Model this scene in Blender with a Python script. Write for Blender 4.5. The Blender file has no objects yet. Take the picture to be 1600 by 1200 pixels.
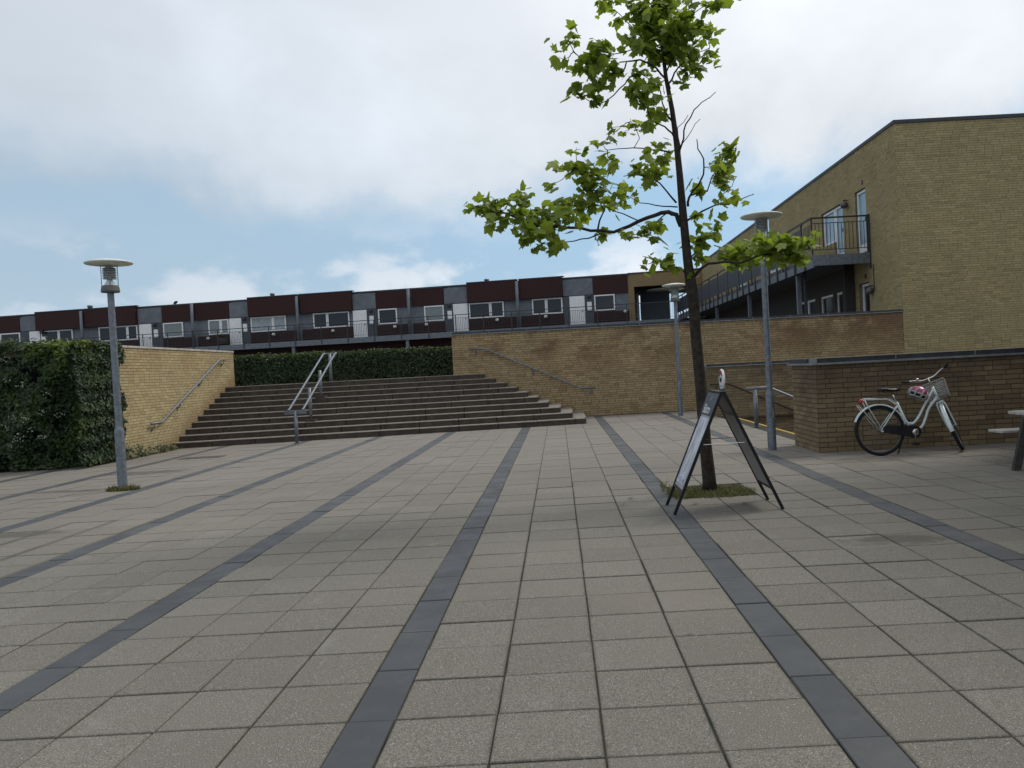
import bpy, math, random
from mathutils import Vector, Matrix
random.seed(11)
S = bpy.context.scene
COL = S.collection
# ------------------------------------------------------------------ camera, sky, sun, exposure
H = 1.477
ro = math.radians(3.0); pt = math.atan(25/1284)
R0 = Vector((1,0,0)); U0 = Vector((0,math.sin(pt),math.cos(pt))); FW = Vector((0,math.cos(pt),-math.sin(pt)))
cr = R0*math.cos(ro)-U0*math.sin(ro); cu = R0*math.sin(ro)+U0*math.cos(ro)
cd = bpy.data.cameras.new('camera'); cam = bpy.data.objects.new('camera', cd); COL.objects.link(cam)
M = Matrix.Identity(4)
for i in range(3): M[i][0]=cr[i]; M[i][1]=cu[i]; M[i][2]=-FW[i]
M[2][3]=H
cam.matrix_world = M
cd.sensor_width=36; cd.lens=36*1284/1600; cd.shift_x=-73/1600; cd.clip_start=.05; cd.clip_end=2000
S.camera = cam
SUN_EL, SUN_AZ = math.radians(50), math.radians(57)     # azimuth measured from +Y towards +X
W = bpy.data.worlds.new('World'); S.world = W; W.use_nodes = True
nt = W.node_tree; nt.nodes.clear(); N = nt.nodes; L = nt.links
def wn(t, **k):
    n = N.new(t)
    for a,b in k.items(): setattr(n,a,b)
    return n
def wmath(op,a,b=None,c=None,clamp=False):
    n = wn('ShaderNodeMath', operation=op, use_clamp=clamp)
    for i,x in enumerate((a,b,c)):
        if x is None: continue
        if isinstance(x,(int,float)): n.inputs[i].default_value=x
        else: L.new(x,n.inputs[i])
    return n.outputs[0]
def wramp(x,a,b,smooth=True):
    n = wn('ShaderNodeMapRange', interpolation_type='SMOOTHSTEP' if smooth else 'LINEAR')
    L.new(x,n.inputs[0]); n.inputs[1].default_value=a; n.inputs[2].default_value=b; return n.outputs[0]
def wmix(f,a,b):
    n = wn('ShaderNodeMix', data_type='RGBA')
    if isinstance(f,(int,float)): n.inputs[0].default_value=f
    else: L.new(f,n.inputs[0])
    for i,x in ((6,a),(7,b)):
        if isinstance(x,tuple): n.inputs[i].default_value=(*x,1)
        else: L.new(x,n.inputs[i])
    return n.outputs[2]
sky = wn('ShaderNodeTexSky', sky_type='NISHITA', sun_disc=False, sun_elevation=SUN_EL, sun_rotation=SUN_AZ, air_density=1.2, dust_density=1.6)
tc = wn('ShaderNodeTexCoord'); sp = wn('ShaderNodeSeparateXYZ'); L.new(tc.outputs['Generated'],sp.inputs[0])
z = sp.outputs[2]
dz = wmath('MAXIMUM', wmath('ADD', z, .09), .03)
px_ = wmath('DIVIDE', sp.outputs[0], dz); py_ = wmath('DIVIDE', sp.outputs[1], dz)
cp = wn('ShaderNodeCombineXYZ'); L.new(px_,cp.inputs[0]); L.new(py_,cp.inputs[1])
def wnoise(scale,detail,rough,vec,off=(0,0,0),dist=0.0):
    m = wn('ShaderNodeMapping'); L.new(vec,m.inputs[0]); m.inputs[1].default_value=off
    n = wn('ShaderNodeTexNoise'); n.inputs['Scale'].default_value=scale; n.inputs['Detail'].default_value=detail
    n.inputs['Roughness'].default_value=rough; n.inputs['Distortion'].default_value=dist
    L.new(m.outputs[0],n.inputs['Vector']); return n.outputs[0]
big = wnoise(.55,5,.5,cp.outputs[0],(3.1,1.7,0),.3)
det = wnoise(3.4,7,.55,tc.outputs['Generated'],(1.3,.2,.6),.15)
cst = wn('ShaderNodeMapping'); L.new(tc.outputs['Generated'],cst.inputs[0]); cst.inputs[3].default_value=(1,1,1.7)
cum = wnoise(6.2,8,.56,cst.outputs[0],(.4,2.2,.9),.1)
# thick sheet of cloud above, a ragged lower edge, clear pale blue low down with small cumulus
edge = wmath('ADD', wmath('ADD', z, wmath('MULTIPLY', wmath('SUBTRACT', det, .5), .42)), wmath('MULTIPLY', sp.outputs[0], -.035))
sheet = wramp(edge, .165, .255)
low = wramp(cum, .475, .60)
lowmask = wmath('MULTIPLY', low, wramp(z, .20, .10))
band = wmath('MULTIPLY', lowmask, .85)
cov = sheet
cov = wmath('MAXIMUM', cov, wmath('MULTIPLY', wramp(z,.06,.0), .3))
side = wramp(sp.outputs[0], -.62, .35)                       # the sheet is thicker, greyer to the left
shade = wmath('MULTIPLY_ADD', wramp(big,.32,.68), .15, .86)
cw = wmix(side, (6.0,7.1,8.2), (8.8,9.4,10.1))
cw = wmix(wramp(z,.12,.42), cw, wmix(side,(8.4,9.3,10.4),(11.1,11.5,12.1)))
cwm = wn('ShaderNodeVectorMath', operation='SCALE'); L.new(cw,cwm.inputs[0])
L.new(wmath('MULTIPLY', shade, wmath('MULTIPLY_ADD', wramp(det,.35,.7), .16, .90)), cwm.inputs[3])
blue = wn('ShaderNodeVectorMath', operation='MULTIPLY'); L.new(sky.outputs[0],blue.inputs[0]); blue.inputs[1].default_value=(1.25,1.15,1.08)
bl2 = wmix(.8, blue.outputs[0], wmix(side,(4.6,6.3,8.0),(4.0,6.7,9.5)))
bl2 = wmix(wramp(z,.13,.0), bl2, (5.6,7.3,8.9))
bl2 = wmix(band, bl2, wmix(side,(7.2,8.0,8.9),(10.8,11.0,11.4)))
fin = wmix(cov, bl2, cwm.outputs[0])
bg = wn('ShaderNodeBackground'); L.new(fin,bg.inputs[0]); bg.inputs[1].default_value=.092
wo = wn('ShaderNodeOutputWorld'); L.new(bg.outputs[0],wo.inputs[0])
sd = bpy.data.lights.new('sun','SUN'); sun = bpy.data.objects.new('sun',sd); COL.objects.link(sun)
sd.energy=1.75; sd.angle=math.radians(18); sd.color=(1,.95,.86)
sdir = Vector((math.sin(SUN_AZ)*math.cos(SUN_EL), math.cos(SUN_AZ)*math.cos(SUN_EL), math.sin(SUN_EL)))
sun.rotation_euler = sdir.to_track_quat('Z','Y').to_euler()
S.view_settings.view_transform='Standard'; S.view_settings.look='None'; S.view_settings.exposure=0; S.view_settings.gamma=1
S.view_settings.use_curve_mapping=False

# ------------------------------------------------------------------ materials
class NT:
    def __init__(s,name):
        s.m=bpy.data.materials.new(name); s.m.use_nodes=True; s.t=s.m.node_tree; s.t.nodes.clear()
        s.out=s.t.nodes.new('ShaderNodeOutputMaterial'); s.pos=s.n('ShaderNodeNewGeometry').outputs['Position']
    def n(s,t,**k):
        n=s.t.nodes.new(t)
        for a,b in k.items(): setattr(n,a,b)
        return n
    def lk(s,a,b): s.t.links.new(a,b)
    def put(s,inp,x):
        if x is None: return
        if isinstance(x,(int,float)): inp.default_value=x
        elif isinstance(x,tuple): inp.default_value=(*x,1) if len(inp.default_value)==4 and len(x)==3 else x
        else: s.lk(x,inp)
    def noise(s,scale,detail=3,rough=.5,vec=None,sc=None):
        v = vec or s.pos
        if sc:
            m=s.n('ShaderNodeMapping'); s.lk(v,m.inputs[0]); m.inputs[3].default_value=sc; v=m.outputs[0]
        n=s.n('ShaderNodeTexNoise'); s.lk(v,n.inputs['Vector']); n.inputs['Scale'].default_value=scale
        n.inputs['Detail'].default_value=detail; n.inputs['Roughness'].default_value=rough; return n.outputs[0]
    def ramp(s,x,a,b,lo=0.,hi=1.):
        n=s.n('ShaderNodeMapRange',interpolation_type='SMOOTHSTEP'); s.lk(x,n.inputs[0])
        n.inputs[1].default_value=a; n.inputs[2].default_value=b; n.inputs[3].default_value=lo; n.inputs[4].default_value=hi; return n.outputs[0]
    def mix(s,f,a,b,mode='MIX'):
        n=s.n('ShaderNodeMix',data_type='RGBA',blend_type=mode); s.put(n.inputs[0],f); s.put(n.inputs[6],a); s.put(n.inputs[7],b); return n.outputs[2]
    def mth(s,op,a,b=None,c=None):
        n=s.n('ShaderNodeMath',operation=op); s.put(n.inputs[0],a); s.put(n.inputs[1],b)
        if c is not None: s.put(n.inputs[2],c)
        return n.outputs[0]
    def tint(s):
        n=s.n('ShaderNodeAttribute',attribute_name='tint'); return n.outputs['Fac']
    def xyz(s):
        n=s.n('ShaderNodeSeparateXYZ'); s.lk(s.pos,n.inputs[0]); return n.outputs
    def fin(s,col,rough=.8,metal=0.,bump=None,bs=.1,bd=.01,spec=.3,extra=None):
        b=s.n('ShaderNodeBsdfPrincipled'); s.put(b.inputs['Base Color'],col); s.put(b.inputs['Roughness'],rough)
        s.put(b.inputs['Metallic'],metal); b.inputs['Specular IOR Level'].default_value=spec
        if bump is not None:
            bn=s.n('ShaderNodeBump'); bn.inputs['Strength'].default_value=bs; bn.inputs['Distance'].default_value=bd
            s.lk(bump,bn.inputs['Height']); s.lk(bn.outputs[0],b.inputs['Normal'])
        if extra: extra(s,b)
        s.lk(b.outputs[0],s.out.inputs[0]); return s.m
MAT={}
def simple(name,col,rough=.6,metal=0.,var=.18,scale=6,spec=.3,bump=0):
    t=NT(name); n=t.noise(scale,5,.6)
    c=t.mix(t.ramp(n,.3,.7),tuple(x*(1-var) for x in col),tuple(min(1,x*(1+var)) for x in col))
    MAT[name]=t.fin(c,t.ramp(n,.3,.7,rough*.9,min(1,rough*1.1)),metal,t.noise(scale*14,3) if bump else None,bump or .1,.004,spec); return MAT[name]
def brick_mat(name,c1,c2,c3,stain=.5,zt=2.6,stainc=(.20,.115,.065),low=.4,steps=False):
    t=NT(name); k=t.tint()
    c=t.mix(t.ramp(k,0,.5),c1,c2); c=t.mix(t.ramp(k,.5,1),c,c3)
    c=t.mix(t.ramp(t.noise(40,4,.6),.3,.75,0,.35),c,tuple(x*.62 for x in c2))
    x=t.xyz()
    s=t.ramp(t.noise(.75,6,.66,sc=(1,1,1.5)),.42,.60)
    top=t.ramp(x[2],zt-1.5,zt-.2,.08,1)
    s=t.mth('MULTIPLY',t.mth('MULTIPLY',s,top),stain)
    c=t.mix(s,c,stainc)
    if steps:
        h=t.mth('SUBTRACT',x[2],t.mth('MULTIPLY',t.mth('SUBTRACT',x[1],19.75),.386))
        e=t.mth('MULTIPLY',t.ramp(t.mth('ADD',h,t.mth('MULTIPLY',t.noise(3,4),.35)),.62,.12),t.ramp(x[1],19.3,19.9))
        c=t.mix(t.mth('MULTIPLY',e,.75),c,(.20,.125,.06))
        e=t.mth('MULTIPLY',t.ramp(t.mth('ADD',x[2],t.mth('MULTIPLY',t.noise(4,4),.4)),.45,.15),.6); c=t.mix(e,c,(.20,.14,.07))
    s2=t.mth('MULTIPLY',t.ramp(t.noise(1.7,6,.7,sc=(1,1,.5)),.52,.72),t.ramp(x[2],.75,.0,0,low))
    c=t.mix(s2,c,(.16,.10,.055))
    c=t.mix(t.ramp(t.noise(.9,4,.6),.35,.7,0,.22),c,(.18,.16,.10))
    MAT[name]=t.fin(c,.92,0,t.noise(120,4,.6),.3,.002,.15); return MAT[name]
brick_mat('brick_yellow',(.50,.41,.235),(.43,.345,.19),(.345,.265,.14),.5,2.4,(.32,.22,.12),.6,steps=True)
brick_mat('brick_brown',(.44,.335,.185),(.37,.27,.145),(.27,.185,.10),.85,2.6,(.17,.095,.055))
brick_mat('brick_olive',(.42,.345,.185),(.365,.295,.15),(.29,.232,.12),.22,8,(.17,.14,.08),.3)
brick_mat('brick_low',(.285,.215,.125),(.22,.16,.095),(.155,.105,.068),.7,1.6,(.085,.06,.045),.5)
simple('mortar_black',(.055,.045,.034),.95,var=.3)
simple('mortar_mid',(.20,.17,.11),.95,var=.25)
simple('mortar_light',(.18,.145,.092),.95,var=.2)
simple('mortar_dark',(.085,.07,.055),.95,var=.3)
def paving(nm='slab_grey',rim=False):
    t=NT(nm); k=t.tint()
    c=t.mix(t.ramp(k,0,1),(.145,.136,.119),(.172,.163,.143))
    g=t.noise(190,4,.75); c=t.mix(t.ramp(g,.38,.62),t.mix(1,c,(.42,.41,.39),'MULTIPLY'),t.mix(1,c,(1.6,1.58,1.52),'MULTIPLY'))
    v=t.n('ShaderNodeTexVoronoi'); t.lk(t.pos,v.inputs['Vector']); v.inputs['Scale'].default_value=130
    sc=t.n('ShaderNodeSeparateColor'); t.lk(v.outputs['Color'],sc.inputs[0])
    chip=t.mth('MULTIPLY',t.ramp(v.outputs['Distance'],.42,.28),t.ramp(sc.outputs[0],.90,.93))
    c=t.mix(chip,c,(.38,.37,.34))
    chip2=t.mth('MULTIPLY',t.ramp(v.outputs['Distance'],.45,.3),t.ramp(sc.outputs[1],.90,.93))
    c=t.mix(t.mth('MULTIPLY',chip2,.7),c,(.08,.075,.065))
    d=t.noise(.55,6,.62); c=t.mix(t.ramp(d,.42,.72,0,.26),c,(.12,.11,.095))
    d2=t.noise(2.3,5,.7); c=t.mix(t.ramp(d2,.55,.75,0,.30),c,(.135,.125,.10))
    d3=t.noise(.28,3,.5); c=t.mix(t.ramp(d3,.5,.7,0,.3),c,(.27,.235,.20))
    x=t.xyz()
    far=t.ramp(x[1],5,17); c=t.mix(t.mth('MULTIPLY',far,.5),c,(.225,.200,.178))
    vs=t.n('ShaderNodeTexVoronoi'); t.lk(t.pos,vs.inputs['Vector']); vs.inputs['Scale'].default_value=2.1
    sc2=t.n('ShaderNodeSeparateColor'); t.lk(vs.outputs['Color'],sc2.inputs[0])
    spot=t.mth('MULTIPLY',t.ramp(t.mth('ADD',vs.outputs['Distance'],t.mth('MULTIPLY',t.noise(30,3),.05)),.078,.05),t.ramp(sc2.outputs[2],.45,.5))
    c=t.mix(t.mth('MULTIPLY',spot,.6),c,(.07,.066,.06))
    c=t.mix(t.mth('MULTIPLY',t.ramp(t.noise(7,6,.75),.56,.70),.35),c,(.115,.108,.09))
    c=t.mix(t.mth('MULTIPLY',t.ramp(t.noise(3.1,4,.6,sc=(1,.6,1)),.6,.75),.3),c,(.26,.25,.23))
    # three small dark puddle stains on the left, as in the place
    for (sx,sy,rx,ry) in ((-5.9,8.75,.75,.22),(-7.5,14.6,1.0,.35),(-7.6,12.4,1.2,.18),(2.6,6.4,.5,.22)):
        a=t.mth('DIVIDE',t.mth('SUBTRACT',x[0],sx),rx); b=t.mth('DIVIDE',t.mth('SUBTRACT',x[1],sy),ry)
        r=t.mth('ADD',t.mth('MULTIPLY',a,a),t.mth('MULTIPLY',b,b)); r=t.mth('ADD',r,t.mth('MULTIPLY',t.mth('SUBTRACT',t.noise(5,5,.7),.5),3.2))
        c=t.mix(t.ramp(r,1.0,.1,0,.6),c,(.05,.048,.04))
    if rim:
        oc=t.n('ShaderNodeTexCoord').outputs['Object']; so=t.n('ShaderNodeSeparateXYZ'); t.lk(oc,so.inputs[0])
        e=t.mth('MAXIMUM',t.mth('ABSOLUTE',so.outputs[0]),t.mth('ABSOLUTE',so.outputs[1]))
        e=t.mth('ADD',e,t.mth('MULTIPLY',t.mth('SUBTRACT',t.noise(13,5,.7),.5),.055))
        c=t.mix(t.ramp(e,.198,.224,0,.55),c,(.075,.072,.052))
    MAT[nm]=t.fin(c,t.ramp(g,.3,.7,.75,.95),0,g,.55,.003,.25)
    if rim: return
    t=NT('slab_dark'); k=t.tint(); g=t.noise(120,4,.7)
    c=t.mix(t.ramp(k,0,1),(.043,.046,.050),(.060,.063,.067))
    c=t.mix(t.ramp(g,.35,.7,0,.5),c,(.055,.06,.068)); c=t.mix(t.ramp(t.noise(1.2,6,.7),.5,.75,0,.5),c,(.11,.11,.105)); c=t.mix(t.ramp(t.noise(9,6,.8),.55,.7,0,.4),c,(.10,.10,.095)); c=t.mix(t.ramp(t.noise(24,3,.8),.62,.7,0,.5),c,(.03,.03,.03))
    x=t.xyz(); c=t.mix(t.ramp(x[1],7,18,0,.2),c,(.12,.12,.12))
    MAT['slab_dark']=t.fin(c,t.ramp(t.noise(3,4),.3,.7,.55,.75),0,g,.3,.002,.35)
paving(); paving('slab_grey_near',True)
simple('joint',(.034,.032,.022),.98,var=.6,scale=5)
simple('soil',(.075,.06,.04),.98,var=.4,scale=12,bump=.5)
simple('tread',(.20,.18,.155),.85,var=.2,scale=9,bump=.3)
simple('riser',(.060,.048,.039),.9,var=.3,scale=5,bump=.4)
simple('terrace',(.17,.155,.14),.9,var=.2)
simple('galv',(.17,.19,.215),.5,.55,var=.22,scale=16,spec=.5)
simple('galv_dark',(.13,.145,.165),.55,.3,var=.25,scale=10,spec=.4)
simple('lamp_white',(.62,.64,.58),.45,var=.1,scale=9)
simple('lamp_under',(.30,.30,.24),.6,var=.1)
simple('zinc_dark',(.045,.05,.055),.6,.1,var=.25)
simple('zinc_grey',(.22,.23,.24),.6,.2,var=.2)
simple('coping_light',(.42,.39,.34),.8,var=.2)
simple('clad_red',(.034,.0115,.0105),.75,var=.12,scale=3)
simple('clad_red_dark',(.030,.012,.011),.8,var=.12,scale=3)
simple('clad_grey',(.135,.15,.17),.8,var=.16,scale=2.2)
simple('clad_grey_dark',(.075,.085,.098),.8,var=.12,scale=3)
simple('roof_edge',(.045,.055,.065),.6,.2)
simple('white_paint',(.72,.72,.72),.45,var=.06)
simple('steel_dark',(.045,.048,.055),.55,.3)
simple('steel_rust',(.055,.038,.034),.6,.3,scale=30)
simple('screen_panel',(.035,.039,.048),.55,.1,var=.1)
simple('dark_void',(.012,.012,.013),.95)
simple('curtain',(.30,.34,.36),.9,var=.15,scale=4)
simple('blind',(.20,.235,.235),.9,var=.1)
simple('yellow_line',(.42,.27,.07),.8,var=.25,scale=20)
simple('bark',(.036,.029,.023),.95,var=.45,scale=18,bump=.8)
simple('black_frame',(.010,.010,.012),.4,var=.2)
simple('black_rubber',(.012,.012,.012),.8,var=.2)
simple('board_grey',(.34,.335,.33),.6,var=.1)
simple('header_black',(.022,.024,.032),.35,var=.2)
simple('lettering_white',(.65,.65,.65),.6,var=.05)
simple('logo_pink',(.38,.30,.34),.6,var=.1)
simple('bike_white',(.62,.68,.68),.3,var=.08,scale=20,spec=.5)
simple('chrome',(.62,.60,.58),.25,.95,var=.1,spec=.5)
simple('hub_grey',(.12,.115,.11),.5,.5)
simple('spoke_grey',(.16,.15,.14),.5,.5)
simple('leather_black',(.014,.013,.014),.45)
simple('wicker',(.30,.295,.27),.8,var=.3,scale=60)
simple('louvre',(.46,.48,.46),.5,var=.1)
simple('helmet_pink',(.26,.03,.11),.3,var=.15,spec=.5)
simple('red_lens',(.30,.012,.02),.25,var=.15,spec=.5)
simple('wood_weathered',(.40,.38,.35),.8,var=.2,scale=30)
simple('wood_dark',(.050,.047,.042),.8,var=.3,scale=20)
simple('cover_iron',(.085,.08,.07),.7,.3,var=.3,scale=25)
simple('red_print',(.25,.03,.04),.5)
simple('black_print',(.03,.03,.03),.5)
simple('bird_dark',(.02,.02,.02),.8)
def glassy(name,col,rough=.08):
    t=NT(name); n=t.noise(.8,3)
    MAT[name]=t.fin(t.mix(n,tuple(c*.7 for c in col),tuple(c*1.3 for c in col)),rough,0,None,spec=.38)
glassy('pane_dark',(.018,.020,.024)); glassy('pane_blue',(.22,.34,.42),.12)
t=NT('lamp_glass'); g=t.n('ShaderNodeBsdfPrincipled'); g.inputs['Base Color'].default_value=(.85,.9,.9,1); g.inputs['Roughness'].default_value=.1
g.inputs['Transmission Weight'].default_value=1; g.inputs['IOR'].default_value=1.05; g.inputs['Alpha'].default_value=.55; t.lk(g.outputs[0],t.out.inputs[0]); MAT['lamp_glass']=t.m
def poster():
    t=NT('poster'); tcn=t.n('ShaderNodeTexCoord')
    a=t.noise(7,5,.6,tcn.outputs['Object'],sc=(1,1.2,.5)); c=t.mix(t.ramp(a,.42,.62),(.42,.44,.50),(.72,.74,.78))
    x=t.xyz(); s=t.mth('MULTIPLY',t.ramp(t.noise(16,3,.5),.5,.6),t.ramp(x[2],.42,.30)); c=t.mix(s,c,(.22,.23,.36))
    MAT['poster']=t.fin(c,.3,spec=.5)
poster()
def leafmat(name,a,b,c3,trans=.45,rough=.5):
    t=NT(name); k=t.tint(); c=t.mix(t.ramp(k,0,.6),a,b); c=t.mix(t.ramp(k,.75,1),c,c3)
    b1=t.n('ShaderNodeBsdfPrincipled'); t.lk(c,b1.inputs['Base Color']); b1.inputs['Roughness'].default_value=rough; b1.inputs['Specular IOR Level'].default_value=.35
    tr=t.n('ShaderNodeBsdfTranslucent'); c2=t.mix(1,c,(1.25,1.35,.6),'MULTIPLY'); t.lk(c2,tr.inputs[0])
    mx=t.n('ShaderNodeMixShader'); mx.inputs[0].default_value=trans; t.lk(b1.outputs[0],mx.inputs[1]); t.lk(tr.outputs[0],mx.inputs[2]); t.lk(mx.outputs[0],t.out.inputs[0]); MAT[name]=t.m
leafmat('leaf_tree',(.135,.185,.030),(.235,.29,.052),(.36,.41,.12),.5,.42)
leafmat('leaf_shrub',(.018,.034,.012),(.036,.060,.016),(.15,.20,.035),.22)
leafmat('leaf_hedge',(.020,.034,.014),(.038,.058,.020),(.085,.12,.03),.2)
leafmat('grass',(.085,.080,.032),(.105,.115,.035),(.22,.18,.10),.3)
leafmat('petal',(.33,.35,.28),(.40,.41,.35),(.48,.48,.42),.3)
leafmat('far_leaf',(.018,.030,.012),(.03,.045,.02),(.05,.07,.02),.2)

# ------------------------------------------------------------------ mesh building
class MB:
    def __init__(s): s.v=[]; s.f=[]; s.t=[]
    def face(s,pts,tint=.5):
        b=len(s.v); s.v+= [tuple(p) for p in pts]; s.f.append(tuple(range(b,b+len(pts)))); s.t.append(tint)
    def hexa(s,c,tint=.5,skip=()):           # c: 8 corners, bottom 4 ccw then top 4
        b=len(s.v); s.v+=[tuple(p) for p in c]
        for i,q in enumerate(((0,3,2,1),(4,5,6,7),(0,1,5,4),(1,2,6,5),(2,3,7,6),(3,0,4,7))):
            if i in skip: continue
            s.f.append(tuple(b+j for j in q)); s.t.append(tint)
        return s
    def box(s,x0,y0,z0,x1,y1,z1,tint=.5,skip=()):
        return s.hexa([(x0,y0,z0),(x1,y0,z0),(x1,y1,z0),(x0,y1,z0),(x0,y0,z1),(x1,y0,z1),(x1,y1,z1),(x0,y1,z1)],tint,skip)
    def obox(s,O,a,b,c,tint=.5,skip=()):     # origin corner + three edge vectors
        O=Vector(O);a=Vector(a);b=Vector(b);c=Vector(c)
        return s.hexa([O,O+a,O+a+b,O+b,O+c,O+a+c,O+a+b+c,O+b+c],tint,skip)
    def tube(s,pts,r,n=8,caps=True,tint=.5,closed=False):
        pts=[Vector(p) for p in pts]; m=len(pts); rs=r if isinstance(r,(list,tuple)) else [r]*m
        up=None; base=len(s.v)
        for i,p in enumerate(pts):
            if closed: d=pts[(i+1)%m]-pts[i-1]
            else: d=(pts[min(i+1,m-1)]-pts[max(i-1,0)])
            d.normalize()
            if up is None: up=Vector((0,0,1)) if abs(d.z)<.9 else Vector((1,0,0))
            a=d.cross(up); 
            if a.length<1e-4: a=d.cross(Vector((.3,1,.2)))
            a.normalize(); b=a.cross(d).normalized(); up=b
            for k in range(n):
                w=2*math.pi*k/n; q=p+(a*math.cos(w)+b*math.sin(w))*rs[i]; s.v.append(tuple(q))
        rng=range(m if closed else m-1)
        for i in rng:
            j=(i+1)%m
            for k in range(n):
                l=(k+1)%n; s.f.append((base+i*n+k,base+i*n+l,base+j*n+l,base+j*n+k)); s.t.append(tint)
        if caps and not closed:
            s.f.append(tuple(base+k for k in reversed(range(n)))); s.t.append(tint)
            s.f.append(tuple(base+(m-1)*n+k for k in range(n))); s.t.append(tint)
        return s
    def lathe(s,prof,c,n=24,axis=None,tint=.5):
        c=Vector(c); base=len(s.v)
        q=(Vector(axis).to_track_quat('Z','Y') if axis is not None else None)
        for r,h in prof:
            for k in range(n):
                w=2*math.pi*k/n; p=Vector((r*math.cos(w),r*math.sin(w),h))
                if q: p=q@p
                s.v.append(tuple(c+p))
        for i in range(len(prof)-1):
            for k in range(n):
                l=(k+1)%n; s.f.append((base+i*n+k,base+i*n+l,base+(i+1)*n+l,base+(i+1)*n+k)); s.t.append(tint)
        return s
    def build(s,name,mat,parent=None,smooth=False,org=None,bevel=0):
        o_=Vector(org) if org is not None else (Vector(parent['org']) if parent is not None else Vector((0,0,0)))
        me=bpy.data.meshes.new(name)
        me.from_pydata([(x-o_.x,y-o_.y,z-o_.z) for x,y,z in s.v],[],s.f)
        me.materials.append(MAT[mat] if isinstance(mat,str) else mat)
        a=me.attributes.new('tint','FLOAT','FACE'); a.data.foreach_set('value',s.t)
        if smooth: me.polygons.foreach_set('use_smooth',[True]*len(s.f))
        me.update()
        o=bpy.data.objects.new(name,me); COL.objects.link(o)
        if parent is not None:
            o.parent=parent; o['org']=parent['org']
            if org is not None: o.location=o_-Vector(parent['org']); o['org']=tuple(o_)
        elif org is not None: o.location=o_; o['org']=tuple(o_)
        else: o['org']=(0,0,0)
        if smooth:
            for e in (): pass
        if bevel:
            b=o.modifiers.new('bevel','BEVEL'); b.width=bevel; b.segments=2; b.limit_method='ANGLE'
        return o
def thing(name,label,cat,loc,group=None):
    o=bpy.data.objects.new(name,None); COL.objects.link(o); o.location=loc; o['org']=tuple(loc); o.empty_display_size=.2
    tag(o,label,cat,group); return o
def tag(o,label,cat,group=None,kind=None):
    o['label']=label
    if cat: o['category']=cat
    if group: o['group']=group
    if kind: o['kind']=kind
    return o
def struct(o,label=None):
    o['kind']='structure'
    if label: o['label']=label
    return o
def sroot(name,loc=(0,0,0),label=None):
    o=bpy.data.objects.new(name,None); COL.objects.link(o); o.location=loc; o['org']=tuple(loc); struct(o,label); return o
def copy_tree(o,parent=None,dx=None):
    c=o.copy(); COL.objects.link(c)
    if parent is not None: c.parent=parent
    for ch in o.children: copy_tree(ch,c)
    return c
def smooth_by_angle(o):
    pass

# ------------------------------------------------------------------ brickwork
VAR=12
_brick_cache={}
def brick_mesh(bl,bh,dp,mat,key):
    k=(round(bl,3),bh,mat,key)
    if k in _brick_cache: return _brick_cache[k]
    m=MB(); m.box(0,0,0,bl,dp,bh,tint=(key+.5)/VAR,skip=(4,)); me=bpy.data.meshes.new('brick')
    me.from_pydata(m.v,[],m.f); me.materials.append(MAT[mat]); a=me.attributes.new('tint','FLOAT','FACE'); a.data.foreach_set('value',m.t); me.update()
    _brick_cache[k]=me; return me
def brickwork(root,P,d,L_,z0,z1,bl,bh,mat,openings=(),single=None,phase=0.,mort=.011,ztopfun=None):
    """Courses of bricks proud of the mortar face, from P along unit vector d; d turned clockwise is the outward normal.
    single(u,z) says whether a brick is an object of its own."""
    P=Vector((P[0],P[1],0)); d=Vector((d[0],d[1],0)).normalized(); nrm=Vector((d.y,-d.x,0))
    ang=math.atan2(d.y,d.x); dp=.02
    far=MB(); ncourse=int(round((z1-z0)/bh)); bh_=(z1-z0)/ncourse; nind=0
    for c in range(ncourse):
        z=z0+c*bh_; u=-bl*(((c%2)*.5+phase)%1)
        rs=random.random()
        if rs<.25: u-=bl*.25
        while u<L_:
            l=bl if random.random()>.06 else bl*.5
            a=max(u+mort/2,0); b=min(u+l-mort/2,L_); zz0=z+mort/2; zz1=z+bh_-mort/2
            u+=l
            if b-a<.03: continue
            segs=[(a,b)]
            for (o0,p0,o1,p1) in openings:
                if zz1-.01>p0 and zz0+.01<p1:
                    ns=[]
                    for s0,s1 in segs:
                        if s1<=o0 or s0>=o1: ns.append((s0,s1)); continue
                        if s0<o0-.02: ns.append((s0,o0))
                        if s1>o1+.02: ns.append((o1,s1))
                    segs=ns
            for a,b in segs:
                out=dp*.25+random.random()*.003
                O=P+d*a+nrm*out+Vector((0,0,zz0)); k=min(VAR-1,max(0,int(random.gauss(.45,.24)*VAR)))
                if single is not None and nind<300 and single(a,z):
                    full=abs(b-a-(bl-mort))<.004
                    me=brick_mesh(b-a,round(zz1-zz0,4),dp,mat,k)
                    o=bpy.data.objects.new('brick',me); COL.objects.link(o); o.parent=root
                    o.location=O-Vector(root['org']); o.rotation_euler=(0,0,ang); nind+=1
                else:
                    far.obox(O,d*(b-a),nrm*(-dp),(0,0,zz1-zz0),tint=(k+.5)/VAR,skip=(4,))
    # obox with -normal depth: flip is harmless for closed shells
    if far.v:
        o=far.build('brick_field',mat,root); o['kind']='stuff'
    return nind
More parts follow.
